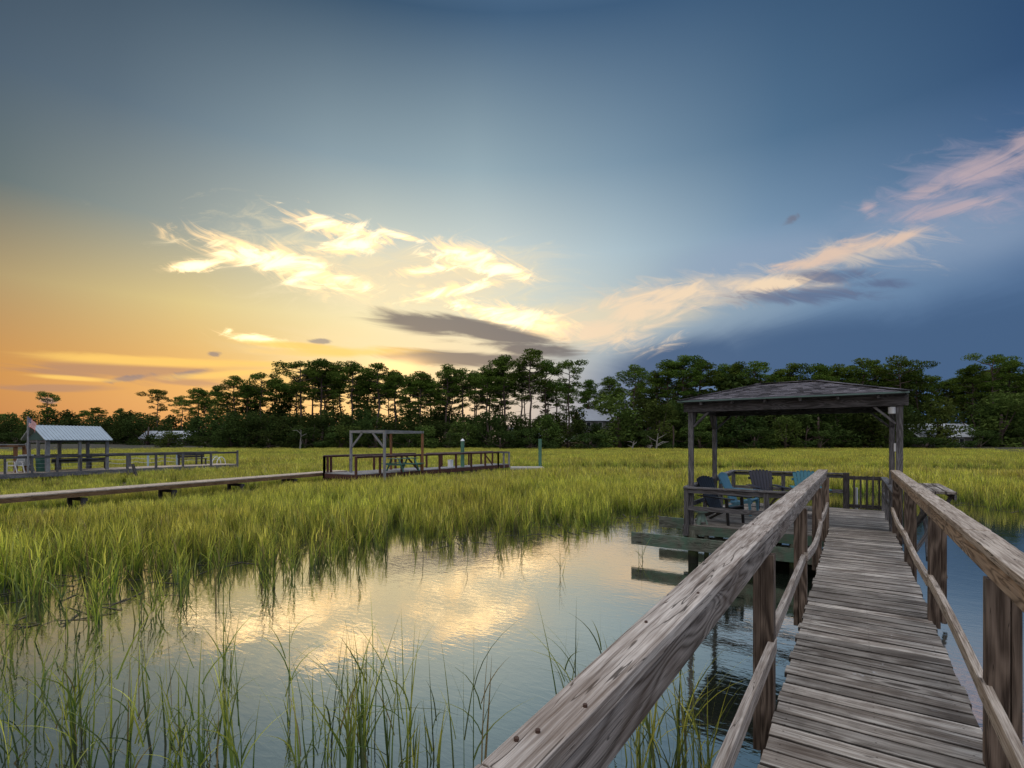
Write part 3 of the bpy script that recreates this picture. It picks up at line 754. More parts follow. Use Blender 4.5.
# ================================================================ marsh grass
def grass_mat(name, base, mid_, tip, tr=0.4):
    m, t, b = new_mat(name)
    h = t.attr('h').outputs['Fac']; r1 = t.attr('rnd').outputs['Fac']
    oi = t.new('ShaderNodeObjectInfo').outputs['Random']
    k = t.m('ADD', h, t.m('MULTIPLY', t.m('SUBTRACT', r1, 0.5), 0.6), clamp=True)
    c = t.ramp(k, [(0.0, base), (0.45, mid_), (1.0, tip)])
    pos = t.new('ShaderNodeNewGeometry').outputs['Position']
    pn = t.noise(pos, 0.16, 4.0, 0.65)
    hs = t.new('ShaderNodeHueSaturation'); t.set(hs.inputs['Color'], c)
    t.set(hs.inputs['Value'], t.m('MULTIPLY', t.m('MULTIPLY_ADD', pn, 0.8, 0.60), t.m('MULTIPLY', t.m('MULTIPLY_ADD', oi, 0.6, 0.70), t.m('MULTIPLY_ADD', r1, 0.8, 0.60))))
    t.set(hs.inputs['Hue'], t.m('MULTIPLY_ADD', t.m('SUBTRACT', pn, 0.5), 0.10, 0.5))
    c = hs.outputs[0]
    c = t.mix(t.m('MULTIPLY', t.sstep(r1, 0.90, 0.93), 0.85), c, (0.16, 0.10, 0.045))
    df = t.new('ShaderNodeBsdfDiffuse'); tl = t.new('ShaderNodeBsdfTranslucent'); mx = t.new('ShaderNodeMixShader')
    gl = t.new('ShaderNodeBsdfGlossy'); gl.inputs['Roughness'].default_value = .45
    t.set(df.inputs[0], c); t.set(tl.inputs[0], c); mx.inputs[0].default_value = tr
    t.l.new(df.outputs[0], mx.inputs[1]); t.l.new(tl.outputs[0], mx.inputs[2])
    m2 = t.new('ShaderNodeMixShader'); m2.inputs[0].default_value = .06
    t.l.new(mx.outputs[0], m2.inputs[1]); t.l.new(gl.outputs[0], m2.inputs[2])
    out = [n for n in t.n if n.type == 'OUTPUT_MATERIAL'][0]
    t.l.new(m2.outputs[0], out.inputs[0])
    return m
M_GRASS = grass_mat('cordgrass', (0.030, 0.058, 0.008), (0.26, 0.35, 0.026), (0.76, 0.69, 0.10))
M_REED = grass_mat('near_reed', (0.012, 0.020, 0.005), (0.085, 0.145, 0.014), (0.36, 0.35, 0.045), 0.3)
def ribbons(base, ang, lean, height, width, curl, seg, seed, hlo=0.0):
    """arched tapering blades. arrays of n"""
    g = np.random.default_rng(seed); n = len(ang)
    u = np.linspace(0, 1, seg + 1)[None, :]
    out = (lean[:, None]*u + curl[:, None]*u**2.3)*height[:, None]
    z = base[:, 2:3] + height[:, None]*(u - .35*np.abs(curl[:, None])*u**2.6)
    cx = base[:, 0:1] + np.cos(ang)[:, None]*out; cy = base[:, 1:2] + np.sin(ang)[:, None]*out
    tw = g.random(n)*6.28
    wx = np.cos(tw)[:, None]; wy = np.sin(tw)[:, None]
    wid = width[:, None]*np.clip(1.15*(1 - u**1.7), 0.05, 1)/2
    A = np.stack([cx - wx*wid, cy - wy*wid, z], 2); B = np.stack([cx + wx*wid, cy + wy*wid, z], 2)
    V = np.stack([A, B], 2).reshape(n, -1, 3)
    k = (seg + 1)*2
    q = np.array([(2*i, 2*i + 1, 2*i + 3, 2*i + 2) for i in range(seg)])
    F = (q[None] + (np.arange(n)*k)[:, None, None]).reshape(-1, 4)
    H = np.repeat((hlo + (1 - hlo)*u)*np.ones((n, 1)), 2, axis=1).reshape(-1)
    RN = np.repeat(g.random(n), k)
    return V.reshape(-1, 3), F, H, RN
def join(parts):
    Vs, Fs, Hs, Rs = [], [], [], []; o = 0
    for V, F, H, R1 in parts:
        Vs.append(V); Fs.append(F + o); Hs.append(H); Rs.append(R1); o += len(V)
    return np.concatenate(Vs), np.concatenate(Fs), np.concatenate(Hs), np.concatenate(Rs)
def tuft(name, n, rad, hmean, width, seed, mat, leaves=2, seed_heads=.12, seg=4):
    g = np.random.default_rng(seed)
    a = g.random(n)*6.28; rr = rad*np.sqrt(g.random(n))
    base = np.stack([np.cos(a)*rr, np.sin(a)*rr, np.zeros(n)], 1)
    ht = hmean*(.72 + .45*g.random(n)); an = g.random(n)*6.28
    P = [ribbons(base, an, g.normal(0, .10, n), ht, width*(.8 + .5*g.random(n)), g.normal(0, .12, n), seg, seed + 1)]
    for k in range(leaves):
        b0 = base.copy(); st = ht*(.08 + .50*g.random(n)); b0[:, 2] = st
        l = ht*(.35 + .35*g.random(n))
        P.append(ribbons(b0, g.random(n)*6.28, .06 + .28*g.random(n), l, width*(.7 + .4*g.random(n)), .05 + .55*g.random(n)**2, seg, seed + 5 + k, .35))
    ns = max(1, int(n*seed_heads)); b0 = base[:ns].copy(); b0[:, 2] = ht[:ns]*.8
    P.append(ribbons(b0, g.random(ns)*6.28, g.normal(0, .12, ns), ht[:ns]*.36, np.full(ns, width*1.15), g.normal(0, .3, ns), 2, seed + 30, .9))
    V, F, H, R1 = join(P)
    o = bpy.data.objects.new(name, raw_mesh(name, V, F, mat, {'h': H, 'rnd': R1}))
    return o
def coll(name, obs):
    c = bpy.data.collections.new(name)
    for o in obs: c.objects.link(o)
    return c
def scatter(name, P, scale, tufts, seed):
    """one object: points + geometry nodes instancing the tufts"""
    g = np.random.default_rng(seed); n = len(P)
    me = bpy.data.meshes.new(name); me.vertices.add(n); me.vertices.foreach_set('co', np.asarray(P, np.float32).ravel())
    at = me.attributes.new('sc', 'FLOAT', 'POINT'); at.data.foreach_set('value', np.asarray(scale, np.float32))
    rot = np.stack([g.normal(0, .06, n), g.normal(0, .06, n), g.random(n)*6.28], 1).astype(np.float32)
    at = me.attributes.new('rot', 'FLOAT_VECTOR', 'POINT'); at.data.foreach_set('vector', rot.ravel())
    at = me.attributes.new('pick', 'INT', 'POINT'); at.data.foreach_set('value', g.integers(0, len(tufts), n).astype(np.int32))
    o = bpy.data.objects.new(name, me); COL.objects.link(o)
    ng = bpy.data.node_groups.new(name, 'GeometryNodeTree')
    ng.interface.new_socket('Geometry', in_out='INPUT', socket_type='NodeSocketGeometry')
    ng.interface.new_socket('Geometry', in_out='OUTPUT', socket_type='NodeSocketGeometry')
    N = ng.nodes; L = ng.links
    gi = N.new('NodeGroupInput'); go = N.new('NodeGroupOutput'); io = N.new('GeometryNodeInstanceOnPoints')
    ci = N.new('GeometryNodeCollectionInfo'); ci.inputs['Collection'].default_value = coll(name + '_tufts', tufts)
    ci.inputs['Separate Children'].default_value = True; ci.inputs['Reset Children'].default_value = True
    def na(nm, dt):
        q = N.new('GeometryNodeInputNamedAttribute'); q.data_type = dt; q.inputs['Name'].default_value = nm
        return [s for s in q.outputs if s.enabled and s.name == 'Attribute'][0]
    L.new(gi.outputs[0], io.inputs['Points']); L.new(ci.outputs[0], io.inputs['Instance'])
    io.inputs['Pick Instance'].default_value = True
    L.new(na('pick', 'INT'), io.inputs['Instance Index'])
    L.new(na('rot', 'FLOAT_VECTOR'), io.inputs['Rotation']); L.new(na('sc', 'FLOAT'), io.inputs['Scale'])
    L.new(io.outputs[0], go.inputs[0])
    md = o.modifiers.new('scatter', 'NODES'); md.node_group = ng
    return o
# footprints kept clear of grass: (p, q, half width)
def un2(x, y, z): v = un(x, y, z); return np.array([v.x, v.y])
BWZ = -.15
BW0 = un2(0, 497.5, BWZ); BW1 = un2(347, 470.5, BWZ); BD = (BW1 - BW0)/np.linalg.norm(BW1 - BW0); BN = np.array([-BD[1], BD[0]])
if np.dot(BN, FW) < 0: BN = -BN
LD0 = un2(0, 474, -.25); LD1 = un2(237.5, 464, -.25)
MD0 = un2(356, 474.5, -.15); MD1 = un2(509, 463.8, -.15)
LD_ = (LD1 - LD0)/np.linalg.norm(LD1 - LD0)
def segdist(P, a, b_):
    d = b_ - a; L = np.dot(d, d); u = np.clip(((P - a)@d)/L, 0, 1); return np.linalg.norm(P - (a + u[:, None]*d), axis=1)
def clear(P):
    # open water under and beside the roofed deck
    k = segdist(P, BW0 - BD*30 + BN*.5, BW1 + BN*.5) > .62
    ld = (LD1 - LD0)/np.linalg.norm(LD1 - LD0); ln = np.array([-ld[1], ld[0]]); ln = ln if np.dot(ln, FW) > 0 else -ln
    k &= segdist(P, LD0 - ld*14 + ln*1.2, LD1 + ln*1.2) > 1.3
    md = (MD1 - MD0)/np.linalg.norm(MD1 - MD0); mn = np.array([-md[1], md[0]]); mn = mn if np.dot(mn, FW) > 0 else -mn
    k &= segdist(P, MD0 + mn*1.3, MD1 + mn*1.3) > 1.35
    k &= ~((P[:, 0] > -3.2) & (P[:, 0] < .9) & (P[:, 1] > 9) & (P[:, 1] < 16.2))
    k &= ~((P[:, 0] > -5.0) & (P[:, 0] < 0) & (P[:, 1] > 9) & (P[:, 1] < 16.2) & (np.modf(np.abs(P[:, 0]*91.7 + P[:, 1]*57.3))[0] > .22))
    return k
def sample(f0, f1, amax0, amax1, dens, seed):
    g = np.random.default_rng(seed)
    A = (math.tan(amax1) - math.tan(amax0))*(f1**2 - f0**2)/2; n = int(A*dens)
    f = np.sqrt(g.random(n)*(f1**2 - f0**2) + f0**2); q = math.tan(amax0) + g.random(n)*(math.tan(amax1) - math.tan(amax0))
    P = f[:, None]*FW + (f*q)[:, None]*RT
    return P, g
T_near = [tuft('tuft', 9, .13, 1.05, .021, 100 + k, M_GRASS, 2, seed_heads=.25) for k in range(7)]
T_mid = [tuft('tuft', 26, .40, 1.05, .034, 200 + k, M_GRASS, 1, seg=3) for k in range(6)]
T_far = [tuft('tuft', 60, .95, 1.05, .050, 300 + k, M_GRASS, 1, seg=2, seed_heads=.06) for k in range(6)]
def marsh(f0, f1, dens, T, seed, fringe=True):
    P, g = sample(f0, f1, math.atan(-1.35), math.atan(1.35), dens, seed)
    ins = inside(P); k = clear(P)
    dn = np.interp(ins, [-2.4, -1.2, 0.3, 2.2, 4.5], [0, .045, .17, .52, 1.0])
    dn *= np.clip(-.05 + 1.9*noise2(P[:, 0], P[:, 1], .9, 5), 0, 1) if f0 < 40 else np.clip(.2 + 1.6*noise2(P[:, 0], P[:, 1], 2.4, 5), 0, 1)
    k &= g.random(len(P)) < dn
    P = P[k]; ins = ins[k]
    gz_ = np.interp(ins, [-3, 0, 5, 9], [-2.2, -1.25, -1.02, -.955])
    big = noise2(P[:, 0], P[:, 1], 9.0, 8)
    sc = np.interp(ins, [-1, 0, 3], [.80, .86, .80])*(.70 + .38*big)*(.82 + .32*noise2(P[:, 0], P[:, 1], 1.7, 12))*(.88 + .24*g.random(len(P)))
    low = np.ones(len(P))
    for a_, b_ in ((BW0 - BD*30, BW1), (LD0 - LD_*14, LD1), (MD0, MD1)):
        dd = segdist(P, a_, b_); low = np.minimum(low, np.interp(dd, [1.0, 6.5], [.66, 1.0]))
    f, r, a = polar(P); fb = (np.dot(BW0, BN))
    behind = ((P@BN) > fb) & (a < math.atan((260 - 512)/FOC)) & (f < 44)
    sc = sc*np.minimum(low, np.where(behind, .70, 1.0))
    z = np.maximum(gz_, -1.15)
    return np.column_stack([P, z]), sc
groups = [marsh(5.5, 24, 34, T_near, 1), marsh(24, 52, 9.0, T_mid, 2), marsh(52, 140, 2.2, T_far, 3)]
pts, scs = groups[0]
print('grass', [len(q[0]) for q in groups])
# everything is one stuff object per reach of marsh: near, middle, far
for (P, sc), T, nm, sd in zip(groups, (T_near, T_mid, T_far), ('marsh_grass', 'marsh_grass', 'marsh_grass'), (1, 2, 3)):
    o = scatter(nm, P, sc, T, sd)
    tag(o, {1: 'tall green cordgrass along the near edge of the creek', 2: 'yellow green cordgrass around and beyond the neighbouring docks', 3: 'far flat marsh of yellow green cordgrass reaching to the trees'}[sd], 'grass', kind='stuff')
# sparse reeds standing in the water in front
def clumps():
    g = np.random.default_rng(42); Ps = []
    L = [(6, 768, 7), (30, 740, 6), (72, 745, 14), (82, 775, 9), (128, 768, 12), (178, 745, 9), (186, 772, 12), (212, 752, 7), (236, 774, 12),
         (300, 772, 5), (322, 764, 5), (350, 770, 16), (366, 742, 8), (402, 772, 13), (432, 764, 4), (474, 778, 5), (292, 720, 3), (150, 700, 4), (40, 690, 4), (110, 672, 4), (225, 668, 3),
         (565, 712, 4), (590, 735, 3), (620, 700, 3), (638, 770, 9), (655, 790, 9), (690, 760, 6), (680, 780, 7), (712, 790, 6), (-20, 760, 8), (-40, 720, 8),
         (20, 640, 6), (64, 638, 5), (96, 622, 5), (140, 622, 4), (190, 606, 5), (222, 600, 4), (262, 588, 4), (300, 578, 4), (344, 566, 3), (10, 660, 5), (-15, 690, 6), (560, 575, 2), (640, 560, 2), (420, 560, 2), (470, 552, 2), (520, 550, 2)]
    base, H = [], []
    for x, y, n in L:
        c = un(x, y, WATER)
        for k in range(int(n*1.0 + .5)):
            s = .07
            base.append((c.x + g.normal(0, s), c.y + g.normal(0, s), -1.35)); H.append((1.04 if y > 700 else .90)*g.uniform(.42, 1.2) + .30)
    base = np.array(base); H = np.array(H); n = len(base)
    P = [ribbons(base, g.random(n)*6.28, g.normal(0, .10, n), H, .012 + .009*g.random(n), g.normal(0, .10, n), 7, 50)]
    for k in range(3):
        b0 = base.copy(); st = H*g.uniform(.30, .72, n); b0[:, 2] += st
        keep = g.random(n) < .7
        P.append(ribbons(b0[keep], (g.random(n)*6.28)[keep], g.uniform(.1, .45, n)[keep], (H*g.uniform(.25, .55, n))[keep], (.008 + .007*g.random(n))[keep], g.uniform(.0, .8, n)[keep], 6, 60 + k, .4))
    # a few bent, broken stems
    nb = 16; i = g.integers(0, n, nb); b0 = base[i].copy(); b0[:, 2] += H[i]*.5
    P.append(ribbons(b0, g.random(nb)*6.28, g.uniform(.6, 1.1, nb), H[i]*.45, np.full(nb, .012), g.uniform(.5, 1.3, nb), 6, 77, .2))
    V, F, Hh, Rr = join(P)
    return raw_mesh('sparse_reeds', V, F, M_REED, {'h': Hh, 'rnd': Rr})
tag(link('sparse_reeds', clumps()), 'thin green reeds standing in open water in the foreground', 'reeds', kind='stuff')
# broken stems and wrack floating along the creek edge
g = np.random.default_rng(9); P, _ = sample(6, 26, math.atan(-1.2), math.atan(1.1), 9, 21)
ins = inside(P); k = (ins > -1.6) & (ins < 1.2) & clear(P) & (noise2(P[:, 0], P[:, 1], 1.6, 31) > .45); P = P[k]; n = len(P)
a = g.random(n)*3.14; L = g.uniform(.05, .35, n); wd = g.uniform(.006, .02, n)
d = np.stack([np.cos(a), np.sin(a)], 1); s = np.stack([-np.sin(a), np.cos(a)], 1); z = np.full((n, 1), WATER + .006)
q = [np.hstack([P + d*L[:, None]*i + s*wd[:, None]*j, z + .004*i]) for i, j in ((-1, -1), (1, -1), (1, 1), (-1, 1))]
V = np.stack(q, 1).reshape(-1, 3); F = np.arange(n*4).reshape(-1, 4)
me = raw_mesh('floating_wrack', V, F, plain('wrack', (0.05, 0.042, 0.025), 0.8, .4), {'rnd': np.repeat(g.random(n), 4)})
tag(link('floating_wrack', me), 'dark broken stems floating along the edge of the creek', 'wrack', kind='stuff')
# ================================================================ neighbouring docks
W_BW = wood('boardwalk_top', (0.28, 0.22, 0.17), (0.66, 0.56, 0.45), ring=0.3, var=0.15)
W_BWS = wood('boardwalk_side', (0.095, 0.052, 0.024), (0.30, 0.18, 0.095), ring=0.4, var=0.15)
W_RED = wood('oxblood_timber', (0.050, 0.022, 0.016), (0.13, 0.055, 0.042), ring=0.3, var=0.15)
W_SIL = wood('silver_timber', (0.13, 0.13, 0.135), (0.34, 0.34, 0.35), ring=0.3, var=0.15)
W_ORA = wood('orange_post', (0.14, 0.060, 0.028), (0.30, 0.15, 0.075), ring=0.3, var=0.15)
M_PGRN = plain('green_piling', (0.085, 0.20, 0.14), 0.8, 0.2, 3.0, dirt=(0.06, 0.11, 0.07))
M_TGRN = plain('green_table', (0.055, 0.15, 0.115), 0.7, 0.15)
M_ROOFM = plain('pale_metal', (0.36, 0.42, 0.46), 0.45, 0.08, 2.0, metal=0.3)
M_CONC = plain('pale_concrete', (0.40, 0.38, 0.34), 0.8, 0.1)
def v3(p, z): return Vector((float(p[0]), float(p[1]), float(z)))
def unit(v): return v/np.linalg.norm(v)

# ---- long low boardwalk
a = BW0 - BD*30; c = BW1
bw = thing('boardwalk', 'long low brown boardwalk without railings running through the marsh grass on the left', 'boardwalk', v3((BW0 + BW1)/2, BWZ))
b = MB(); L = np.linalg.norm(c - a); s = 0.0
while s < L:
    p = a + BD*(s + .07); b.beam(v3(p - BN*.02, BWZ - .02), v3(p + BN*.98, BWZ - .02), .134, .036); s += .141
b.build('deck_boards', W_BW, bw)
for off in (0.0, .94):
    n = 5; b = MB()
    MB().beam(v3(a + BN*off, BWZ - .115), v3(c + BN*off, BWZ - .115), .045, .15, seg=1).build('stringer', W_BWS, bw)
s = 1.2
while s < L:
    for off in (.08, .86):
        p = a + BD*s + BN*off; MB().box(p[0] - .06, p[0] + .06, p[1] - .06, p[1] + .06, -1.7, BWZ - .235).build('post', W_DARK, bw)
    p = a + BD*(s + .08); MB().beam(v3(p, BWZ - .30), v3(p + BN*.94, BWZ - .30), .05, .12).build('cross_beam', W_DARK, bw)
    s += 3.1

# ---- oxblood dock with pergola
MZ = -.15
md = unit(MD1 - MD0); mn = np.array([-md[1], md[0]]); mn = mn if np.dot(mn, FW) > 0 else -mn
ML = np.linalg.norm(MD1 - MD0); MWID = 2.5
dk = thing('red_dock', 'low dock with dark red railings among the marsh grass in the middle distance', 'dock', v3((MD0 + MD1)/2, MZ))
b = MB(); s = 0.0
while s < ML:
    wd_ = MWID if s < 7.0 else 1.5
    p = MD0 + md*(s + .07); b.beam(v3(p, MZ - .02), v3(p + mn*wd_, MZ - .02), .134, .036); s += .141
b.build('deck_boards', W_SIL, dk)
MB().beam(v3(MD0, MZ - .16), v3(MD1, MZ - .16), .045, .24).build('rim_board', W_RED, dk)
MB().beam(v3(MD0, MZ - .16), v3(MD0 + mn*MWID, MZ - .16), .045, .24).build('rim_board', W_RED, dk)
MB().beam(v3(MD0 + mn*MWID, MZ - .16), v3(MD0 + mn*MWID + md*7, MZ - .16), .045, .24).build('rim_board', W_RED, dk)
for s in np.arange(.3, ML, 2.4):
    for off in (.1, 1.4):
        MB().tube([v3(MD0 + md*s + mn*off, -1.8), v3(MD0 + md*s + mn*off, MZ - .28)], .10, 8).build('pile', W_DARK, dk)
RZM = MZ + .95
def frail(root, p, q, zt, zt2, z0, mat, n, cap=True, w=.10):
    p = np.array(p); q = np.array(q)
    MB().beam(v3(p, zt - .02), v3(q, zt2 - .02), .14, .045).build('rail_cap', mat if not cap else W_RED2, root)
    MB().beam(v3(p, zt - .085), v3(q, zt2 - .085), .04, .085).build('rail_board', mat, root)
    for i in range(n):
        u = i/max(1, n - 1); c_ = p + (q - p)*u; zz_ = zt + (zt2 - zt)*u
        MB().box(c_[0] - w/2, c_[0] + w/2, c_[1] - w/2, c_[1] + w/2, z0, zz_ - .045).build('post', mat, root)
W_RED2 = wood('faded_red_cap', (0.12, 0.075, 0.075), (0.30, 0.22, 0.21), ring=0.3, var=0.15)
e1 = MD0 + md*(ML*.90)
frail(dk, MD0, e1, RZM, RZM, MZ - .28, W_RED, 9)
P0 = un2(327, 474.0, MZ) + BN*.2
frail(dk, un2(331, 472.5, MZ), MD0 + mn*MWID, RZM, RZM, MZ - .4, W_RED, 3)
frail(dk, MD0 + mn*MWID, MD0 + mn*MWID + md*7.0, RZM, RZM, MZ - .28, W_RED, 5)
frail(dk, MD0 + mn*1.5 + md*7.0, MD0 + mn*1.5 + md*ML, RZM, RZM, MZ - .28, W_RED, 6)
frail(dk, e1, MD1, RZM + .02, RZM - .03, MZ - .28, W_SIL, 3)
MB().beam(v3(MD0 + md*3.6, MZ + .85), v3(MD0 + md*4.6, MZ + .02), .04, .09).build('brace', W_RED, dk)
MB().beam(v3(MD0 + md*(ML*.78), MZ + .85), v3(MD0 + md*(ML*.78 + 1.0), MZ + .02), .04, .09).build('brace', W_RED, dk)
# pergola
pg = thing('pergola', 'bare four-post timber pergola frame over the dark red dock', 'pergola', v3(un2(384.5, 476, MZ), MZ))
Q2 = far(384.5, 26.6); Q1 = far(351, 27.6); Q3 = far(422.4, 29.6); Q4 = Q1 + (Q3 - Q2)
TZ = 2.14
for q, mm in ((Q1, W_SIL), (Q2, W_SIL), (Q3, W_ORA), (Q4, W_ORA)):
    MB().box(q.x - .055, q.x + .055, q.y - .055, q.y + .055, -1.7 if mm is W_SIL else MZ + .002, TZ - .152).build('post', mm, pg)
for (p, q, k) in ((Q1, Q2, 0), (Q2, Q3, 1), (Q3, Q4, 2), (Q4, Q1, 3)):
    d_ = (q - p).normalized()
    MB().beam(p + d_*(-.07 if k % 2 == 0 else .08) + Vector((0, 0, TZ - .075)), q + d_*(.07 if k % 2 == 0 else -.08) + Vector((0, 0, TZ - .075)), .08, .13).build('beam', W_SIL, pg)
d12 = (Q2 - Q1).normalized()
for p, s in ((Q1, 1), (Q2, -1)):
    MB().beam(p + d12*(.07*s) + Vector((0, 0, 1.25)), p + d12*(.78*s) + Vector((0, 0, TZ - .16)), .05, .10, up=(0, 0, 1)).build('brace', W_SIL, pg)
# picnic table
pc = thing('picnic_table', 'green picnic table standing on the dark red dock under the pergola', 'table', v3(un2(403, 471.0, MZ), MZ), math.atan2(md[1], md[0]), local=True)
MB().box(-.9, .9, -.36, .36, .70, .74).build('tabletop', M_TGRN, pc)
for s in (-1, 1):
    MB().box(-.9, .9, s*.70 - .12, s*.70 + .12, .42, .455).build('bench_seat', M_TGRN, pc)
    m = MB().beam((s*.65, -.80, .39), (s*.65, .80, .39), .04, .09).build('cross_bar', M_TGRN, pc)
    for k in (-1, 1): MB().beam((s*.62, k*.28, .70), (s*.62, k*.66, 0), .04, .09, up=(1, 0, 0)).build('leg', M_TGRN, pc)
# pilings
def piling(x, t, ztop, r, label, cap=None):
    p = far(x, t); o = thing('piling', label, 'piling', (p.x, p.y, -1.0), 0, 'green mooring pilings')
    MB().tube([(p.x, p.y, -1.9), (p.x, p.y, ztop)], r, 14).build('pile', M_PGRN, o)
    if cap: MB().tube([(p.x, p.y, ztop + .002), (p.x, p.y, ztop + .05), (p.x, p.y, ztop + .16)], [r*1.1, r*1.05, .04], 14).build('piling_cap', M_WHITE, o)
piling(540, 40, 1.72, .135, 'thick green piling standing free at the right end of the floating dock')
piling(462.5, 34, 1.55, .125, 'green piling with a pale cap behind the dark red railings', True)
fd = thing('floating_dock', 'pale low floating dock at the end of the dark red dock', 'dock', v3(un2(527, 467, -.75), -.8), local=True)
fd.rotation_euler.z = math.atan2(RT[1], RT[0])
p = far(527, 38.5); fd.location = (p.x, p.y, -.9)
MB().box(-1.25, 1.25, -.9, .9, .36, .50).build('float_deck', M_CONC, fd); MB().box(-1.2, 1.2, -.85, .85, -.1, .355).build('float_hull', W_DARK, fd)
# small white box and bollard on the dock
p = MD0 + md*(ML*.60) + mn*.9
o = thing('storage_box', 'small white box on the dark red dock beside the capped piling', 'box', v3(p, MZ), math.atan2(md[1], md[0]), local=True)
MB().box(-.14, .14, -.12, .12, 0, .42).build('box_body', M_WHITE, o); MB().box(-.16, .16, -.14, .14, .423, .46).build('box_lid', M_WHITE, o)

# ---- grey dock on the far left with the tin-roofed pavilion
LZ = -.25
ld = unit(LD1 - LD0); ln = np.array([-ld[1], ld[0]]); ln = ln if np.dot(ln, FW) > 0 else -ln
LA = LD0 - ld*9; LL = np.linalg.norm(LD1 - LA); LW = 2.6
gd = thing('grey_dock', 'long grey dock with open rope-hung railings on the far left', 'dock', v3((LD0 + LD1)/2, LZ))
b = MB(); s = 0.0
while s < LL:
    p = LA + ld*(s + .07); b.beam(v3(p, LZ - .02), v3(p + ln*LW, LZ - .02), .134, .036); s += .141
b.build('deck_boards', W_BW, gd)
for off in (-.03, LW + .03):
    MB().beam(v3(LA + ln*off, LZ - .15), v3(LD1 + ln*off, LZ - .15), .045, .25).build('rim_board', W_GREY, gd)
for s in np.arange(.5, LL, 2.7):
    for off in (.2, LW - .2):
        MB().tube([v3(LA + ld*s + ln*off, -1.9), v3(LA + ld*s + ln*off, LZ - .28)], .10, 8).build('pile', W_DARK, gd)
xs = [127.5, 141, 156, 170.6, 183, 203, 211, 237.4]
cross = []
for x in (127.5, 156, 183, 211, 237.4):              # bearings of the near posts
    # intersection of bearing with dock edge
    aa = (x - 512)/FOC; dirn = FW + RT*aa
    M = np.array([[dirn[0], -ld[0]], [dirn[1], -ld[1]]]); tt, ss = np.linalg.solve(M, LD0); cross.append(LD0 + ld*ss)
RZL = LZ + .98
A0 = cross[0] - ld*2.4
frailmat = W_GREY
def grail(p, q, z):
    MB().beam(v3(p, z - .03), v3(q, z - .03), .12, .06).build('rail_cap', W_GREY, gd)
    MB().beam(v3(p, z - .10), v3(q, z - .10), .04, .08).build('rail_board', W_GREY, gd)
grail(cross[0] - ld*3.0, cross[-1], RZL)
for c_ in cross:
    MB().box(c_[0] - .06, c_[0] + .06, c_[1] - .06, c_[1] + .06, LZ - .5, RZL - .062 if c_ is not cross[-1] else RZL + .1).build('post', W_GREY, gd)
grail(LA + ln*LW, LD1 + ln*LW, RZL)
for s in np.arange(.4, LL + .1, 2.3):
    c_ = LA + ld*min(s, LL - .1) + ln*(LW - .02)
    MB().box(c_[0] - .055, c_[0] + .055, c_[1] - .055, c_[1] + .055, LZ - .4, RZL - .062).build('post', W_GREY, gd)
M_ROPE = plain('pale_rope', (0.5, 0.52, 0.5), .8)
for i in range(len(cross) - 1):
    for zz_ in (.35, .62):
        pts = [v3(cross[i] + ln*LW + (cross[i + 1] - cross[i])*u, LZ + zz_ - .12*math.sin(math.pi*u)) for u in np.linspace(0, 1, 7)]
        MB().tube(pts, .018, 6).build('rope', M_ROPE, gd)
M_PALEB = plain('pale_blue_post', (.42, .56, .66), .6)
for x in (148, 177):
    aa = (x - 512)/FOC; dirn = FW + RT*aa; M = np.array([[dirn[0], -ld[0]], [dirn[1], -ld[1]]]); tt, ss = np.linalg.solve(M, LD0 + ln*(LW + .15)); c_ = LD0 + ln*(LW + .15) + ld*ss
    MB().tube([v3(c_, -1.8), v3(c_, RZL - .05)], .065, 10).build('sleeve', M_PALEB, gd)
# ladder hoops
c_ = LD1 + ln*1.3 - ld*.5
for k in (0, .6):
    q = c_ + ln*k; pts = [v3(q + ld*(-.35 + .35*(1 - math.cos(th))), LZ + .55*math.sin(th)) for th in np.linspace(0, math.pi, 10)]
    MB().tube(pts, .028, 8).build('ladder_rail', M_WHITE, gd)
# side railing of the left part, solid boards
for (sa, sb) in ((-9.0, 4.6),):
    pa, pb = LD0 + ld*sa, LD0 + ld*sb
    grail(pa, pb, RZL - .02)
    for s in np.arange(0, sb - sa, 1.15):
        c_ = pa + ld*s; MB().box(c_[0] - .05, c_[0] + .05, c_[1] - .05, c_[1] + .05, LZ - .3, RZL - .08).build('post', W_GREY, gd)
    for zz_ in (.28, .50, .72):
        MB().beam(v3(pa + ln*.08, LZ + zz_), v3(pb + ln*.08, LZ + zz_), .012, .012).build('wire', M_STEEL, gd)
def bear(x, off=0.0):
    aa = (x - 512)/FOC; dirn = FW + RT*aa; o = LD0 + ln*off
    M = np.array([[dirn[0], -ld[0]], [dirn[1], -ld[1]]]); tt, ss = np.linalg.solve(M, o); return o + ld*ss
# pavilion
pv = thing('pavilion', 'open pavilion with a pale ribbed metal gable roof on the grey dock', 'pavilion', v3(bear(77, 1.3), LZ))
c0 = bear(47.5, .1); c1 = bear(107.0, .1); pdx = unit(c1 - c0); PW = 3.0
EVZ = 1.60; RDZ = 2.50
for (p, n) in ((c0, 0), (c1, 0)):
    pass
f0, f1 = c0, c1; g0, g1 = c0 + ln*2.5, c1 + ln*2.5
fm = c0 + (c1 - c0)*.52
for q, r_ in ((f0, .10), (fm, .07), (f1, .08), (g0, .08), (g0 + (g1 - g0)*.5, .08), (g1, .08), (c0 + ln*1.2, .07)):
    MB().box(q[0] - r_, q[0] + r_, q[1] - r_, q[1] + r_, LZ + .002 if q is not f1 else -1.5, EVZ).build('post', W_SIL, pv)
ov = .35; e0 = f0 - ld*.25 - ln*ov; e1_ = f1 + ld*.15 - ln*ov; h0 = g0 - ld*.25 + ln*ov; h1 = g1 + ld*.15 + ln*ov
r0 = (e0 + h0)/2 - ld*.05; r1 = (e1_ + h1)/2
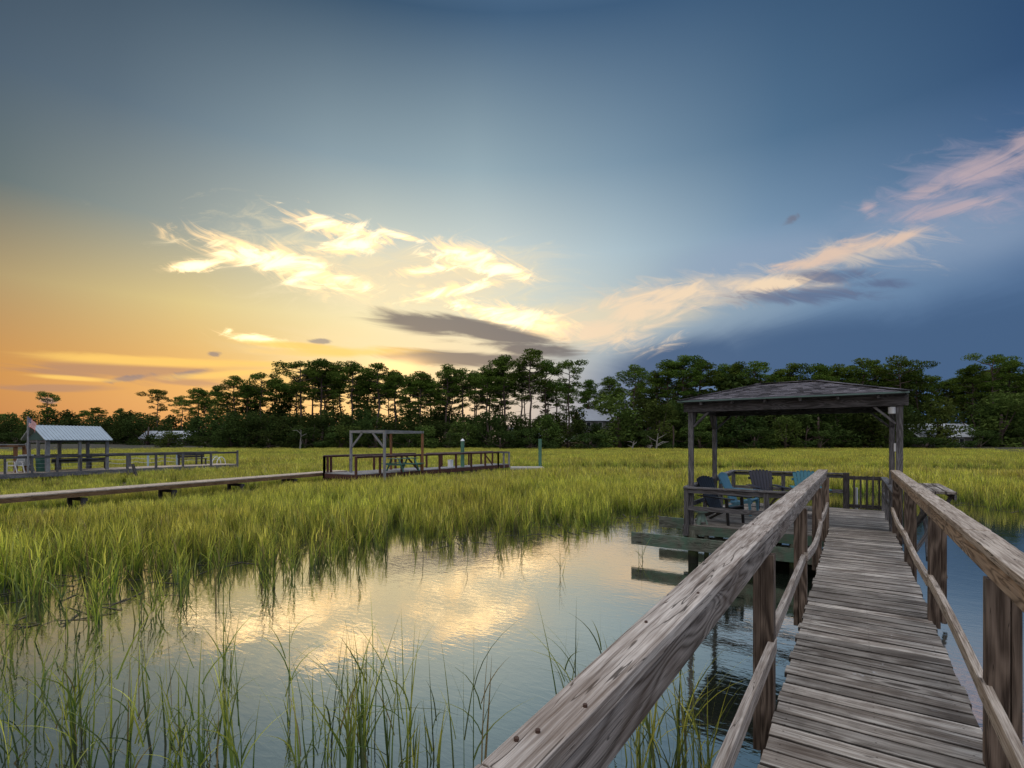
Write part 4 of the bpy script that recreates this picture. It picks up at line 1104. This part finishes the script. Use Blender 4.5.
for (A_, B_, C_, D_) in ((e0, e1_, r1, r0), (h1, h0, r0, r1)):
    m = MB(); A3, B3 = v3(A_, EVZ + .03), v3(B_, EVZ + .03); C3, D3 = v3(C_, RDZ), v3(D_, RDZ); dn = Vector((0, 0, -.03))
    m.poly([A3, B3, C3, D3, A3 + dn, B3 + dn, C3 + dn, D3 + dn], [(0, 1, 2, 3), (7, 6, 5, 4), (0, 4, 5, 1), (1, 5, 6, 2), (2, 6, 7, 3), (3, 7, 4, 0)])
    n = 20
    for i in range(n + 1):
        u = i/n; m.beam(A3.lerp(B3, u) + Vector((0, 0, .012)), D3.lerp(C3, u) + Vector((0, 0, .012)), .035, .04)
    m.build('roof', M_ROOFM, pv)
m = MB(); m.poly([v3(e1_, EVZ + .02), v3(h1, EVZ + .02), v3(r1, RDZ - .02)], [(0, 1, 2)]); m.build('gable', W_GREY, pv)
m = MB(); a3, b3, c3 = v3(f0 - ld*.03, EVZ + .02), v3(g0 - ld*.03, EVZ + .02), v3((f0 + g0)/2 - ld*.03, RDZ - .22); o3 = v3(-ld*.04, 0)
m.poly([a3, b3, c3, a3 + o3, b3 + o3, c3 + o3], [(0, 1, 2), (5, 4, 3), (0, 3, 4, 1), (1, 4, 5, 2), (2, 5, 3, 0)]); m.build('gable', plain('teal_gable', (.05, .10, .09), .8), pv)
for (p, q) in ((f0, f1), (g0, g1), (f0, g0), (f1, g1)):
    MB().beam(v3(p, EVZ - .06) if p is f0 and q is f1 else v3(p, EVZ - .065), v3(q, EVZ - .06), .05, .14).build('beam', W_GREY, pv)
# flag
fp = bear(28.0, -.15)
fl = thing('flagpole', 'grey flagpole with a small drooping striped flag beside the pavilion', 'flag', v3(fp, LZ))
MB().tube([v3(fp, LZ), v3(fp, 2.95)], .045, 8).build('pole', W_SIL, fl)
M_R = plain('flag_red', (.50, .05, .05), .8); M_W = plain('flag_white', (.72, .70, .70), .8); M_B = plain('flag_blue', (.03, .05, .20), .8)
fdv = unit(RT*.92 - FW*.25); m = MB(); nx, nz_ = 20, 13; FLW, FLH = .80, .52
def fpnt(u, v, e=0.0):
    x = u*FLW*.72; z = -v*FLH - u*u*.30 - .06*u
    wv = .05*math.sin(u*9 + v*2)*u
    n_ = np.array([-fdv[1], fdv[0]])
    q = fp + fdv*(.05 + x) + n_*(wv + e); return v3(q, 2.88 + z)
for i in range(nx):
    for j in range(13):
        u0, u1, v0, v1 = i/nx, (i + 1)/nx, j/13, (j + 1)/13
        mi = 2 if (i < 8 and j < 7) else (0 if j % 2 == 0 else 1)
        m.poly([fpnt(u0, v0), fpnt(u1, v0), fpnt(u1, v1), fpnt(u0, v1)], [(0, 1, 2, 3)], mi=mi)
for rr in range(9):
    for cc in range(6 if rr % 2 == 0 else 5):
        u = .4*((cc*2 + 1 + rr % 2)/12); v = (7/13)*((rr + 1)/10)
        for e in (.006, -.006):
            pts = []
            for k in range(10):
                ra = .016 if k % 2 == 0 else .006; an = k*math.pi/5
                pts.append(fpnt(u + ra*math.sin(an)/FLW, v - ra*math.cos(an)/FLH, e))
            m.poly(pts, [tuple(range(10))], mi=1)
m.build('flag', [M_R, M_W, M_B], fl)
# things on the grey dock
bn = thing('swing_bench', 'dark wooden bench with a high back on the right part of the grey dock', 'bench', v3(bear(193, 1.9), LZ), math.atan2(ld[1], ld[0]), local=True)
for z in (.55, .70, .85): MB().box(-1.0, 1.0, .24, .28, z, z + .13).build('backrest_board', W_DARK, bn)
MB().box(-.95, .95, -.25, .23, .42, .47).build('seat', W_DARK, bn)
for x in (-.85, .85):
    MB().box(x - .05, x + .05, -.24, -.16, 0, .418).build('leg', W_DARK, bn); MB().box(x - .05, x + .05, .285, .36, 0, .98).build('leg', W_DARK, bn)
def whchair(x, off, label):
    t = thing('deck_chair', label, 'chair', v3(bear(x, off), LZ), 2.2, 'white chairs at the left end of the grey dock', local=True)
    MB().box(-.26, .26, -.22, .25, .38, .42).build('seat', M_WHITE, t)
    MB().beam((0, -.24, .42), (0, -.42, 1.02), .50, .03, up=(0, 1, 0)).build('backrest', M_WHITE, t)
    for sx in (-1, 1):
        MB().beam((sx*.27, -.30, .62), (sx*.27, .24, .62), .05, .03).build('armrest', M_WHITE, t)
        MB().beam((sx*.27, .22, 0), (sx*.27, .18, .60), .04, .04, up=(0, 1, 0)).build('leg', M_WHITE, t)
        MB().beam((sx*.27, -.36, 0), (sx*.27, -.22, .60), .04, .04, up=(0, 1, 0)).build('leg', M_WHITE, t)
whchair(15, 1.0, 'white deck chair beside the orange post at the left edge')
whchair(22.5, .8, 'white deck chair just left of the flagpole')
wb = thing('waste_bin', 'dark green waste bin under the left end of the pavilion roof', 'bin', v3(bear(41.5, .9), LZ), 0, local=True)
MB().tube([(0, 0, 0), (0, 0, .85)], [.24, .28], 14).build('bin_body', M_TGRN, wb); MB().tube([(0, 0, .853), (0, 0, .93)], [.30, .16], 14).build('lid', M_TGRN, wb)
tw = thing('bait_table', 'low dark table on the grey dock under the pavilion roof', 'table', v3(bear(82, 2.0), LZ), math.atan2(ld[1], ld[0]), local=True)
MB().box(-1.5, 1.5, -.2, .2, .42, .47).build('tabletop', W_DARK, tw); MB().box(-1.5, 1.5, .14, .18, .48, .72).build('back_panel', W_DARK, tw)
for x in (-1.3, 1.3): MB().box(x - .05, x + .05, -.15, .13, 0, .418).build('leg', W_DARK, tw)
# flat-roofed shelter at the frame edge
sh = thing('shelter', 'flat timber roof frame on orange posts at the left edge of the picture', 'shelter', v3(bear(8, 1.2), LZ))
s0 = bear(25, .9); s1 = LA + ln*.9
MB().beam(v3(s0, 1.27), v3(s1, 1.27), .30, .10).build('roof_beam', W_ORA, sh)
MB().beam(v3(s0 + ln*1.6, 1.27), v3(s1 + ln*1.6, 1.27), .30, .10).build('roof_beam', W_ORA, sh)
m = MB()
for u in np.linspace(0.02, .98, 14):
    p = s0 + (s1 - s0)*u; m.beam(v3(p - ln*.2, 1.345), v3(p + ln*1.8, 1.345), .3, .04)
m.build('roof', W_SIL, sh)
for x, off in ((15.5, .9), (24.5, .9), (-6, .9), (15.5, 2.4), (-6, 2.4)):
    q = bear(x, off); MB().box(q[0] - .08, q[0] + .08, q[1] - .08, q[1] + .08, LZ + .002, 1.218).build('post', W_ORA, sh)
MB().beam(v3(bear(26.5, .3), 1.45), v3(bear(33.5, .3), LZ + .05), .06, .12).build('brace', W_SIL, sh)
# leaning stake in the grass between the docks
q = un(136.5, 478, -.7); q2 = un(130.5, 460, .05)
m = MB().tube([(q.x, q.y, -1.4), (q.x, q.y, -.6), (q.x - .25, q.y - .12, .15)], [.09, .09, .085], 10).build('stake', W_DARK)
tag(m, 'dark broken stake leaning in the grass between the boardwalk and the grey dock', 'stake')
# ================================================================ trees
def leaf_mat(name, col, col2):
    m, t, b = new_mat(name)
    r1 = t.attr('rnd').outputs['Fac']; oi = t.new('ShaderNodeObjectInfo').outputs['Random']
    c = t.mix(r1, col, col2)
    hs = t.new('ShaderNodeHueSaturation'); t.set(hs.inputs['Color'], c)
    t.set(hs.inputs['Value'], t.m('MULTIPLY_ADD', oi, 0.5, 0.75)); t.set(hs.inputs['Hue'], t.m('MULTIPLY_ADD', oi, 0.03, 0.485))
    df = t.new('ShaderNodeBsdfDiffuse'); tl = t.new('ShaderNodeBsdfTranslucent'); mx = t.new('ShaderNodeMixShader')
    t.set(df.inputs[0], hs.outputs[0]); t.set(tl.inputs[0], hs.outputs[0]); mx.inputs[0].default_value = .25
    t.l.new(df.outputs[0], mx.inputs[1]); t.l.new(tl.outputs[0], mx.inputs[2])
    out = [n for n in t.n if n.type == 'OUTPUT_MATERIAL'][0]; t.l.new(mx.outputs[0], out.inputs[0])
    return m
M_PINE = leaf_mat('pine_needles', (0.038, 0.074, 0.016), (0.125, 0.185, 0.032))
M_OAK = leaf_mat('oak_leaves', (0.020, 0.038, 0.012), (0.070, 0.100, 0.026))
M_LITE = leaf_mat('light_leaves', (0.050, 0.085, 0.020), (0.120, 0.165, 0.040))
M_BARK = wood('pine_bark', (0.045, 0.032, 0.028), (0.15, 0.11, 0.095), ring=0.2, var=0.2)
M_SNAG = wood('bleached_wood', (0.16, 0.15, 0.14), (0.36, 0.34, 0.32), ring=0.2, var=0.1)
def puffs(cent, rad, dens, size, seed, flat=.55, hollow=.45):
    """leaf quads spread through flattened ellipsoids"""
    g = np.random.default_rng(seed); Vs = []; R1 = []
    for (c, r) in zip(cent, rad):
        n = int(dens*r**2)
        d = g.normal(size=(n, 3)); d /= np.linalg.norm(d, axis=1)[:, None]
        rr = r*(hollow + (1 - hollow)*g.random(n)**.6)*(1 + .22*np.sin(d[:, 0]*5 + c[1]) * np.cos(d[:, 1]*4 + c[0]))
        p = d*rr[:, None]; p[:, 2] *= flat; p += c
        a = g.normal(size=(n, 3)); a[:, 2] *= .6; a /= np.linalg.norm(a, axis=1)[:, None]
        b_ = np.cross(a, g.normal(size=(n, 3))); b_ /= np.linalg.norm(b_, axis=1)[:, None]
        s = size*(.6 + .8*g.random(n))[:, None]
        q = np.stack([p - a*s, p - b_*s*.45, p + a*s, p + b_*s*.45], 1)
        Vs.append(q.reshape(-1, 3)); R1.append(np.repeat(np.clip(.5*g.random(n) + .5*g.random(), 0, 1), 4))
    V = np.concatenate(Vs); return V, np.arange(len(V)).reshape(-1, 4), np.concatenate(R1)
def pine(seed, H=24, crown0=.52, spread=4.6, npad=17, flat_top=False, mat=M_PINE, dens=62):
    g = np.random.default_rng(seed); m = MB()
    bend = g.normal(0, .5, 2); n = 9
    tr = [Vector((bend[0]*math.sin(u*2.5) + .2*g.normal(), bend[1]*math.sin(u*2) + .2*g.normal(), H*.97*u)) for u in np.linspace(0, 1, n)]
    tr[0] = Vector((0, 0, -.5))
    m.tube(tr, [.34*(1 - .75*u) for u in np.linspace(0, 1, n)], 7, rn=.5)
    def at(u):
        f = u*(n - 1); i = min(int(f), n - 2); return tr[i].lerp(tr[i + 1], f - i)
    C, Rd = [], []
    for k in range(npad):
        u = crown0 + (1 - crown0)*((k + .5)/npad)**.85
        uu = (u - crown0)/(1 - crown0)
        prof = (math.sin(math.pi*min(1, .30 + uu*.62))**.8) if not flat_top else (.35 + .75*uu)*(1 if uu < .95 else .8)
        ang = k*2.4 + g.normal()*.5; ln_ = spread*prof*g.uniform(.55, 1.05)
        p0 = at(max(.1, u - .05)); rise = ln_*g.uniform(.15, .5)
        p1 = p0 + Vector((math.cos(ang)*ln_, math.sin(ang)*ln_, rise))
        mid_ = p0.lerp(p1, .5) + Vector((0, 0, -rise*.25 + g.normal()*.15))
        m.tube([p0, mid_, p1], [.13, .09, .04], 5, rn=.5, cap=False)
        C.append(np.array(p1) + g.normal(size=3)*.15); Rd.append(g.uniform(1.2, 2.0)*(1.2 if uu > .55 else .85))
        if g.random() < .65:
            q = p0.lerp(p1, .55) + Vector((g.normal()*.9, g.normal()*.9, .5)); C.append(np.array(q)); Rd.append(g.uniform(.8, 1.3))
            m.tube([p0.lerp(p1, .35), q], [.06, .03], 4, rn=.5, cap=False)
    top = np.array(at(1.0)); C.append(top + [0, 0, .2]); Rd.append(1.7)
    for k in range(3): C.append(top + [g.normal()*1.5, g.normal()*1.5, -.4]); Rd.append(1.35)
    for k in range(4):                                     # dead stubs below the crown
        u = g.uniform(.3, crown0); p0 = at(u); an = g.random()*6.28; l = g.uniform(.8, 2.2)
        m.tube([p0, p0 + Vector((math.cos(an)*l, math.sin(an)*l, l*g.uniform(-.1, .5)))], [.05, .02], 4, rn=.5, cap=False)
    V, F, R1 = puffs(C, Rd, dens*1.35, .225, seed + 1, flat=.46)
    return m, (V, F, R1), mat
def oak(seed, H=11, W=6.5, mat=M_OAK, nb=26, dens=34, low=.12):
    g = np.random.default_rng(seed); m = MB(); C, Rd = [], []
    m.tube([(0, 0, -.5), (g.normal()*.2, g.normal()*.2, H*.3), (g.normal()*.5, g.normal()*.5, H*.6)], [.42, .32, .18], 7, rn=.4)
    for k in range(nb):
        a = g.random()*6.28; v = g.random(); z = H*(low + (1 - low)*v); w_ = W*math.sqrt(max(.05, 1 - ((v - .35)/.72)**2))*g.uniform(.35, .92)
        c = np.array([math.cos(a)*w_, math.sin(a)*w_, z - 1.2]); C.append(c); Rd.append(g.uniform(1.3, 2.5))
        if k % 3 == 0: m.tube([(0, 0, H*.18), (c[0]*.5, c[1]*.5, c[2]*.55 + .5), tuple(c)], [.16, .10, .04], 5, rn=.4, cap=False)
    V, F, R1 = puffs(C, Rd, dens, .34, seed + 2, flat=.8)
    return m, (V, F, R1), mat
PROTO = {}
def make_proto(key, spec):
    m, (V, F, R1), mat = spec
    tm = bpy.data.meshes.new('trunk'); tm.from_pydata(m.v, [], m.f)
    a_ = tm.attributes.new('gc', 'FLOAT_VECTOR', 'POINT'); a_.data.foreach_set('vector', np.array(m.gc, dtype=np.float32).ravel())
    a_ = tm.attributes.new('rnd', 'FLOAT', 'POINT'); a_.data.foreach_set('value', np.array(m.rn, dtype=np.float32))
    tm.materials.append(M_BARK); tm.polygons.foreach_set('use_smooth', [True]*len(m.f)); tm.update()
    cm = raw_mesh('crown', V, F, mat, {'rnd': R1}); PROTO[key] = (tm, cm)
for k in range(7): make_proto(('pine', k), pine(400 + k, 24, [.56, .64, .52, .60, .66, .54, .61][k], [4.4, 4.0, 4.8, 5.2, 3.8, 4.6, 4.2][k], [17, 14, 19, 16, 13, 18, 15][k]))
for k in range(2): make_proto(('flat', k), pine(430 + k, 24, .62, 6.2, 15, True, dens=56))
for k in range(5): make_proto(('oak', k), oak(450 + k, 11, [6.0, 7.0, 5.4, 6.6, 7.4][k]))
for k in range(3): make_proto(('light', k), oak(470 + k, 11, [5.0, 4.2, 5.6][k], M_LITE, 20))
for k in range(2): make_proto(('shrub', k), oak(480 + k, 11, 9.0, M_OAK, 22, low=.05))
rt = random.Random(5)
ONES = ['first', 'second', 'third', 'fourth', 'fifth', 'sixth', 'seventh', 'eighth', 'ninth', 'tenth', 'eleventh', 'twelfth', 'thirteenth', 'fourteenth', 'fifteenth', 'sixteenth', 'seventeenth', 'eighteenth', 'nineteenth']
ORD = ONES + ['twentieth'] + ['twenty-' + q for q in ONES[:9]] + ['thirtieth'] + ['thirty-' + q for q in ONES[:9]]
ZONES = [(-400, 120, 'behind the pavilion'), (120, 245, 'behind the rope-hung dock railing'), (245, 345, 'above the low boardwalk'), (345, 430, 'behind the pergola'),
         (430, 545, 'between the two green pilings'), (545, 685, 'between free-standing piling and gazebo'), (685, 905, 'behind the gazebo'), (905, 2000, 'right of the gazebo')]
TREES = []
def tree(kind, k, x, t, ytop, zb=-.5, sw=1.0):
    TREES.append((kind, k, x, t, ytop, zb, sw))
def sol(kind): return 24.9 if kind in ('pine', 'flat') else 11.2
# skyline pines: bearing, top line
PN = [(5, 413, 190, 'flat', 1), (48, 391, 180, 'flat', 0), (84, 409, 200, 'pine', 1), (98, 406, 195, 'pine', 4), (119, 407, 190, 'pine', 0), (160, 388, 178, 'flat', 1), (181, 394, 170, 'pine', 3), (199, 386, 165, 'pine', 2),
      (216, 384, 170, 'pine', 1), (234, 373, 150, 'pine', 3), (250, 381, 158, 'pine', 0), (263, 370, 150, 'flat', 0), (279, 376, 160, 'pine', 6), (300, 358, 145, 'flat', 1), (312, 366, 152, 'pine', 1), (323, 356, 143, 'pine', 2),
      (341, 359, 148, 'pine', 4), (356, 359, 142, 'pine', 0), (368, 368, 155, 'pine', 5), (377, 360, 140, 'pine', 3), (397, 368, 144, 'pine', 6), (411, 374, 152, 'pine', 1), (421, 369, 141, 'pine', 2), (444, 362, 140, 'pine', 5),
      (463, 366, 143, 'pine', 4), (476, 372, 150, 'pine', 1), (487, 363, 140, 'pine', 0), (505, 352, 138, 'pine', 2), (519, 362, 146, 'pine', 6), (531, 345, 136, 'pine', 3), (546, 357, 142, 'pine', 1), (570, 357, 137, 'flat', 0), (556, 378, 150, 'pine', 4),
      (592, 377, 143, 'pine', 5), (612, 374, 141, 'pine', 0), (636, 362, 134, 'pine', 3), (655, 368, 142, 'pine', 1), (668, 357, 138, 'pine', 2), (690, 352, 136, 'pine', 5), (704, 356, 141, 'pine', 0), (722, 361, 143, 'pine', 6), (739, 359, 138, 'pine', 2),
      (756, 358, 136, 'pine', 3), (776, 367, 145, 'pine', 0), (798, 360, 139, 'pine', 5), (818, 361, 137, 'pine', 2), (839, 361, 142, 'pine', 6), (865, 355, 136, 'pine', 3), (880, 363, 144, 'pine', 0), (896, 357, 137, 'flat', 1), (918, 365, 140, 'pine', 1),
      (912, 372, 150, 'pine', 6), (930, 374, 148, 'pine', 1), (946, 378, 150, 'pine', 4), (960, 372, 149, 'pine', 0), (975, 362, 133, 'pine', 2), (996, 352, 130, 'flat', 0), (1017, 358, 132, 'pine', 5), (1042, 360, 134, 'pine', 3), (1070, 362, 134, 'pine', 0), (1100, 360, 134, 'pine', 2),
      (-25, 408, 190, 'pine', 3), (-60, 405, 190, 'pine', 2), (-100, 400, 190, 'flat', 1), (330, 378, 165, 'pine', 5), (388, 380, 165, 'pine', 2), (433, 382, 165, 'pine', 3), (454, 380, 166, 'pine', 6), (498, 376, 165, 'pine', 5), (290, 382, 168, 'pine', 2), (640, 384, 160, 'pine', 6), (730, 376, 158, 'pine', 4), (850, 372, 158, 'pine', 1), (1130, 358, 134, 'flat', 1)]
for i in range(44):
    x = 205 + i*19.0 + rt.uniform(-6, 6)
    if x > 900 and x < 965: continue
    base_y = np.interp(x, [205, 300, 520, 600, 700, 900, 1020], [386, 366, 364, 378, 364, 366, 362])
    PN.append((x, base_y + rt.uniform(3, 13), rt.uniform(150, 164), 'pine', rt.randrange(7)))
for x, y, t, kd, k in PN: tree(kd, k, x, t, y)
# broad dark trees along the marsh edge; gaps left for the houses
OK = []
x = -120
while x < 1180:
    if x < 120: t, y = rt.uniform(160, 172), rt.uniform(414, 424)
    elif x < 230: t, y = rt.uniform(140, 152), rt.uniform(405, 416)
    elif x < 560: t, y = rt.uniform(126, 134), rt.uniform(408, 421)
    elif x < 700: t, y = rt.uniform(126, 134), rt.uniform(396, 408)
    else: t, y = rt.uniform(122, 132), rt.uniform(386, 402)
    OK.append((x, y, t)); x += rt.uniform(15, 22)*(1.0 if x < 600 else 1.1)
for x, y, t in OK:
    if 150 < x < 192: y = max(y, 433)
    if 574 < x < 634: y = rt.uniform(419, 424)
    if 903 < x < 968: y = rt.uniform(425, 430)
    tree('oak', rt.randrange(5), x, t, y)
# second row, slightly farther and higher
x = -110
while x < 1180:
    if x < 200: t, y = rt.uniform(176, 186), rt.uniform(407, 416)
    elif x < 300: t, y = rt.uniform(150, 160), rt.uniform(396, 408)
    elif x < 590: t, y = rt.uniform(146, 156), rt.uniform(401, 416)
    elif x < 700: t, y = rt.uniform(146, 150), rt.uniform(388, 400)
    else: t, y = rt.uniform(136, 150), rt.uniform(368, 382)
    if not (572 < x < 634 or 900 < x < 966 or 505 < x < 545): tree('oak' if rt.random() < .75 else 'light', rt.randrange(3), x, t, y)
    x += rt.uniform(20, 28)
for x, y, t, k in ((462, 420, 124, 0), (548, 414, 125, 1), (620, 392, 124, 2), (660, 400, 124, 0), (938, 398, 122, 1), (700, 410, 122, 1), (1000, 390, 120, 2), (785, 415, 119, 0), (425, 425, 122, 1), (168, 431, 128, 2), (348, 424, 122, 2), (890, 410, 120, 2)):
    tree('light', k, x, t, y)
for x, y, t, k in ((232, 428, 125, 0), (268, 430, 124, 1), (305, 426, 122, 0), (375, 428, 122, 1), (500, 430, 121, 0), (530, 428, 121, 1), (205, 436, 124, 1), (590, 433, 119, 0), (650, 430, 119, 1), (755, 428, 118, 0), (820, 430, 118, 1), (925, 437, 117, 0), (980, 430, 117, 1), (1025, 428, 117, 0), (60, 432, 155, 1), (15, 432, 155, 0), (110, 434, 150, 0), (410, 432, 121, 0), (340, 432, 121, 1), (450, 432, 121, 1), (700, 432, 118, 0)):
    tree('shrub', k, x, t, y)
names = {'pine': ('pine_tree', 'tall round-crowned pine', 'pine'), 'flat': ('pine_tree', 'flat-topped spreading pine', 'pine'), 'oak': ('oak_tree', 'broad dark leafy tree', 'tree'),
         'light': ('leafy_tree', 'lighter green bushy tree', 'tree'), 'shrub': ('shrub', 'wide low dark shrub', 'shrub')}
SPECIAL = {('flat', 48): 'lone umbrella-shaped pine rising clear of the trees left above the pavilion flag', ('pine', 531): 'tallest pine of the tree line just left of the free-standing piling', ('flat', 570): 'airy pine with see-through crown just right of the free-standing piling',
           ('flat', 996): 'tallest flat-topped pine at the right edge of the picture'}
TREES.sort(key=lambda q: q[2]); count = {}; total = {}
for kd, k, x, t, y, zb, sw in TREES:
    z = [i for i, q in enumerate(ZONES) if q[0] <= x < q[1]][0]; total[(kd, z)] = total.get((kd, z), 0) + 1
for kd, k, x, t, y, zb, sw in TREES:
    z = [i for i, q in enumerate(ZONES) if q[0] <= x < q[1]][0]
    c_ = count.get((kd, z), 0); count[(kd, z)] = c_ + 1
    p = far(x, t, zb); ht = EYE + (441 - y)*t/FOC - zb
    nm, ds, cat = names[kd]
    lab = SPECIAL.get((kd, x)) or ('%s, %s from left of those %s' % (ds, ORD[c_], ZONES[z][2]) if total[(kd, z)] > 1 else '%s %s' % (ds, ZONES[z][2]))
    o = thing(nm, lab, cat, p, rt.random()*6.28, {'pine': 'pines of the far tree line', 'flat': 'pines of the far tree line', 'oak': 'broad trees along the marsh edge', 'light': 'broad trees along the marsh edge', 'shrub': 'shrubs along the marsh edge'}[kd])
    s = ht/sol(kd)
    wx = s if kd in ('pine', 'flat') else max(s, .72)*rt.uniform(.85, 1.1)
    if kd in ('pine', 'flat'): wx = max(s, .62)*rt.uniform(.9, 1.2)
    o.scale = (wx, wx, s)
    tm, cm = PROTO[(kd, k)]
    link('trunk', tm, o); link('crown', cm, o)
# deep wood behind, reads as one mass
g = np.random.default_rng(77); C, Rd = [], []
for x in np.arange(-200, 1230, 7.0):
    t = g.uniform(186, 200) if x < 230 else g.uniform(166, 180)
    yt = np.interp(x, [-200, 130, 230, 300, 480, 505, 550, 575, 640, 720, 1230], [424, 424, 418, 416, 417, 428, 428, 416, 400, 392, 392])
    p = far(x, t); ztop = EYE + (441 - yt)*t/FOC
    for z in np.arange(0.5, max(1.5, ztop - 1), 2.6): C.append(np.array([p.x + g.normal()*1.5, p.y + g.normal()*1.5, z])); Rd.append(g.uniform(2.2, 3.2))
V, F, R1 = puffs(C, Rd, 11, .55, 500, flat=.9)
tag(link('deep_wood', raw_mesh('deep_wood', V, F, M_OAK, {'rnd': R1})), 'dark mass of woodland far behind the tree line', 'woodland', kind='stuff')
# bleached snags at the marsh edge
def snag(x, t, h, seed, label):
    g = random.Random(seed); p = far(x, t); o = thing('dead_tree', label, 'dead tree', (p.x, p.y, -.9), 0, 'bleached dead trees at the marsh edge', local=True)
    m = MB(); m.tube([(0, 0, -.2), (.2, 0, h*.5), (.5, 0, h)], [.22, .15, .05], 7); m.build('trunk', M_SNAG if h < 5.5 else M_BARK, o)
    for k in range(5):
        u = g.uniform(.25, .85); a = g.random()*6.28; l = h*g.uniform(.3, .7); d_ = Vector((RT[0]*math.cos(a), RT[1]*math.cos(a), 0))
        p0 = Vector((.5*u, 0, h*u)); q = p0 + d_*l*.5 + Vector((0, 0, l*.25)); r = p0 + d_*l + Vector((0, 0, l*g.uniform(.2, .7)))
        MB().tube([p0, q, r], [.09, .06, .02], 5).build('limb', M_SNAG if h < 5.5 else M_BARK, o)
snag(656, 112, 4.2, 1, 'white forked dead tree at the marsh edge left of the gazebo')
snag(649, 112, 1.6, 2, 'short bleached stump just left of the forked dead tree')
snag(632, 113, 2.6, 3, 'bleached leaning dead tree left of the forked one')
snag(805, 119, 6.0, 4, 'bare pale dead tree seen under the gazebo roof')
snag(300, 118, 5.0, 5, 'bare grey dead tree left of the pergola')
# cabbage palm
p = far(673, 116); o = thing('palm_tree', 'small cabbage palm at the marsh edge just left of the gazebo', 'palm', (p.x, p.y, -.7), 0, local=True)
MB().tube([(0, 0, -.2), (.15, 0, 3), (.05, 0, 5.8)], [.20, .17, .18], 8).build('trunk', M_BARK, o)
gg = np.random.default_rng(6); n = 260; a_ = gg.random(n)*6.28; base = np.tile([.05, 0, 5.9], (n, 1)).astype(float)
V, F, Hh, Rr = ribbons(base, a_, gg.uniform(.2, 1.6, n), gg.uniform(.9, 1.5, n), np.full(n, .14), gg.uniform(-.2, 1.1, n), 4, 9)
link('crown', raw_mesh('crown', V, F, M_LITE, {'rnd': Rr}), o)
# houses half hidden in the trees
M_WALL = plain('pale_wall', (0.20, 0.20, 0.19), .8, .1, .6); M_HROOF = plain('house_roof', (0.30, 0.33, 0.38), .5, .08, .5); M_HROOF2 = plain('white_roof', (0.42, 0.45, 0.49), .5, .06, .5)
M_GLS = plain('window_glass', (0.03, 0.035, 0.04), .15, .1)
M_BRK = plain('chimney_brick', (0.20, 0.21, 0.23), .9, .2, 3)
def house(x, t, W, D, ev, rd, label, roofm, yawoff=0.0, chim=None):
    p = far(x, t); o = thing('house', label, 'house', (p.x, p.y, -.2), YAW*1 + yawoff, local=True)
    MB().box(-W/2, W/2, -D/2, D/2, 0, ev).build('wall', M_WALL, o)
    for s in (-1, 1):
        m = MB(); e = .5
        a = [(-W/2 - e, s*(D/2 + e), ev - .25), (W/2 + e, s*(D/2 + e), ev - .25), (W/2 + e, 0, rd), (-W/2 - e, 0, rd)]
        a2 = [(q[0], q[1], q[2] + .12) for q in a]
        m.poly(a + a2, [(0, 1, 2, 3), (7, 6, 5, 4), (0, 4, 5, 1), (1, 5, 6, 2), (3, 7, 4, 0)]); m.build('roof', roofm, o)
    m = MB()
    for sx in (-1, 1):
        m = MB().poly([(sx*(W/2 - .02), -D/2, ev), (sx*(W/2 - .02), D/2, ev), (sx*(W/2 - .02), 0, rd - .1)], [(0, 1, 2)]); m.build('gable', M_WALL, o)
    n = max(2, int(W/3))
    for i in range(n):
        cx = -W/2 + W*(i + .5)/n
        for z0 in ([1.0] if ev < 4.5 else [1.0, ev - 1.9]):
            f_ = MB().box(cx - .6, cx + .6, -D/2 - .06, -D/2 - .002, z0, z0 + 1.4).build('window', M_WHITE, o)
            g_ = MB().box(cx - .5, cx + .5, -D/2 - .08, -D/2 - .062, z0 + .1, z0 + 1.3).build('pane', M_GLS, o); g_.parent = f_
    if chim: MB().box(chim - .5, chim + .5, -D/2 - .9, -D/2 - .1, 0, rd + 1.0).build('chimney', M_BRK, o)
house(601, 138, 12.5, 9, 7.2, 10.2, 'pale house with grey metal roof and chimney among trees left of the gazebo', M_HROOF, .12, 5.4)
house(934, 128, 15, 9, 2.9, 6.0, 'low house with a whitish roof among trees right of the gazebo', M_HROOF2, .0)
house(172, 150, 13, 8, 2.6, 4.6, 'low house with a white roof half hidden by trees above the grey dock', M_HROOF2, .1)
house(526, 152, 9, 7, 3.0, 5.6, 'small dim house between the trunks just left of the free-standing piling', M_HROOF, .1)
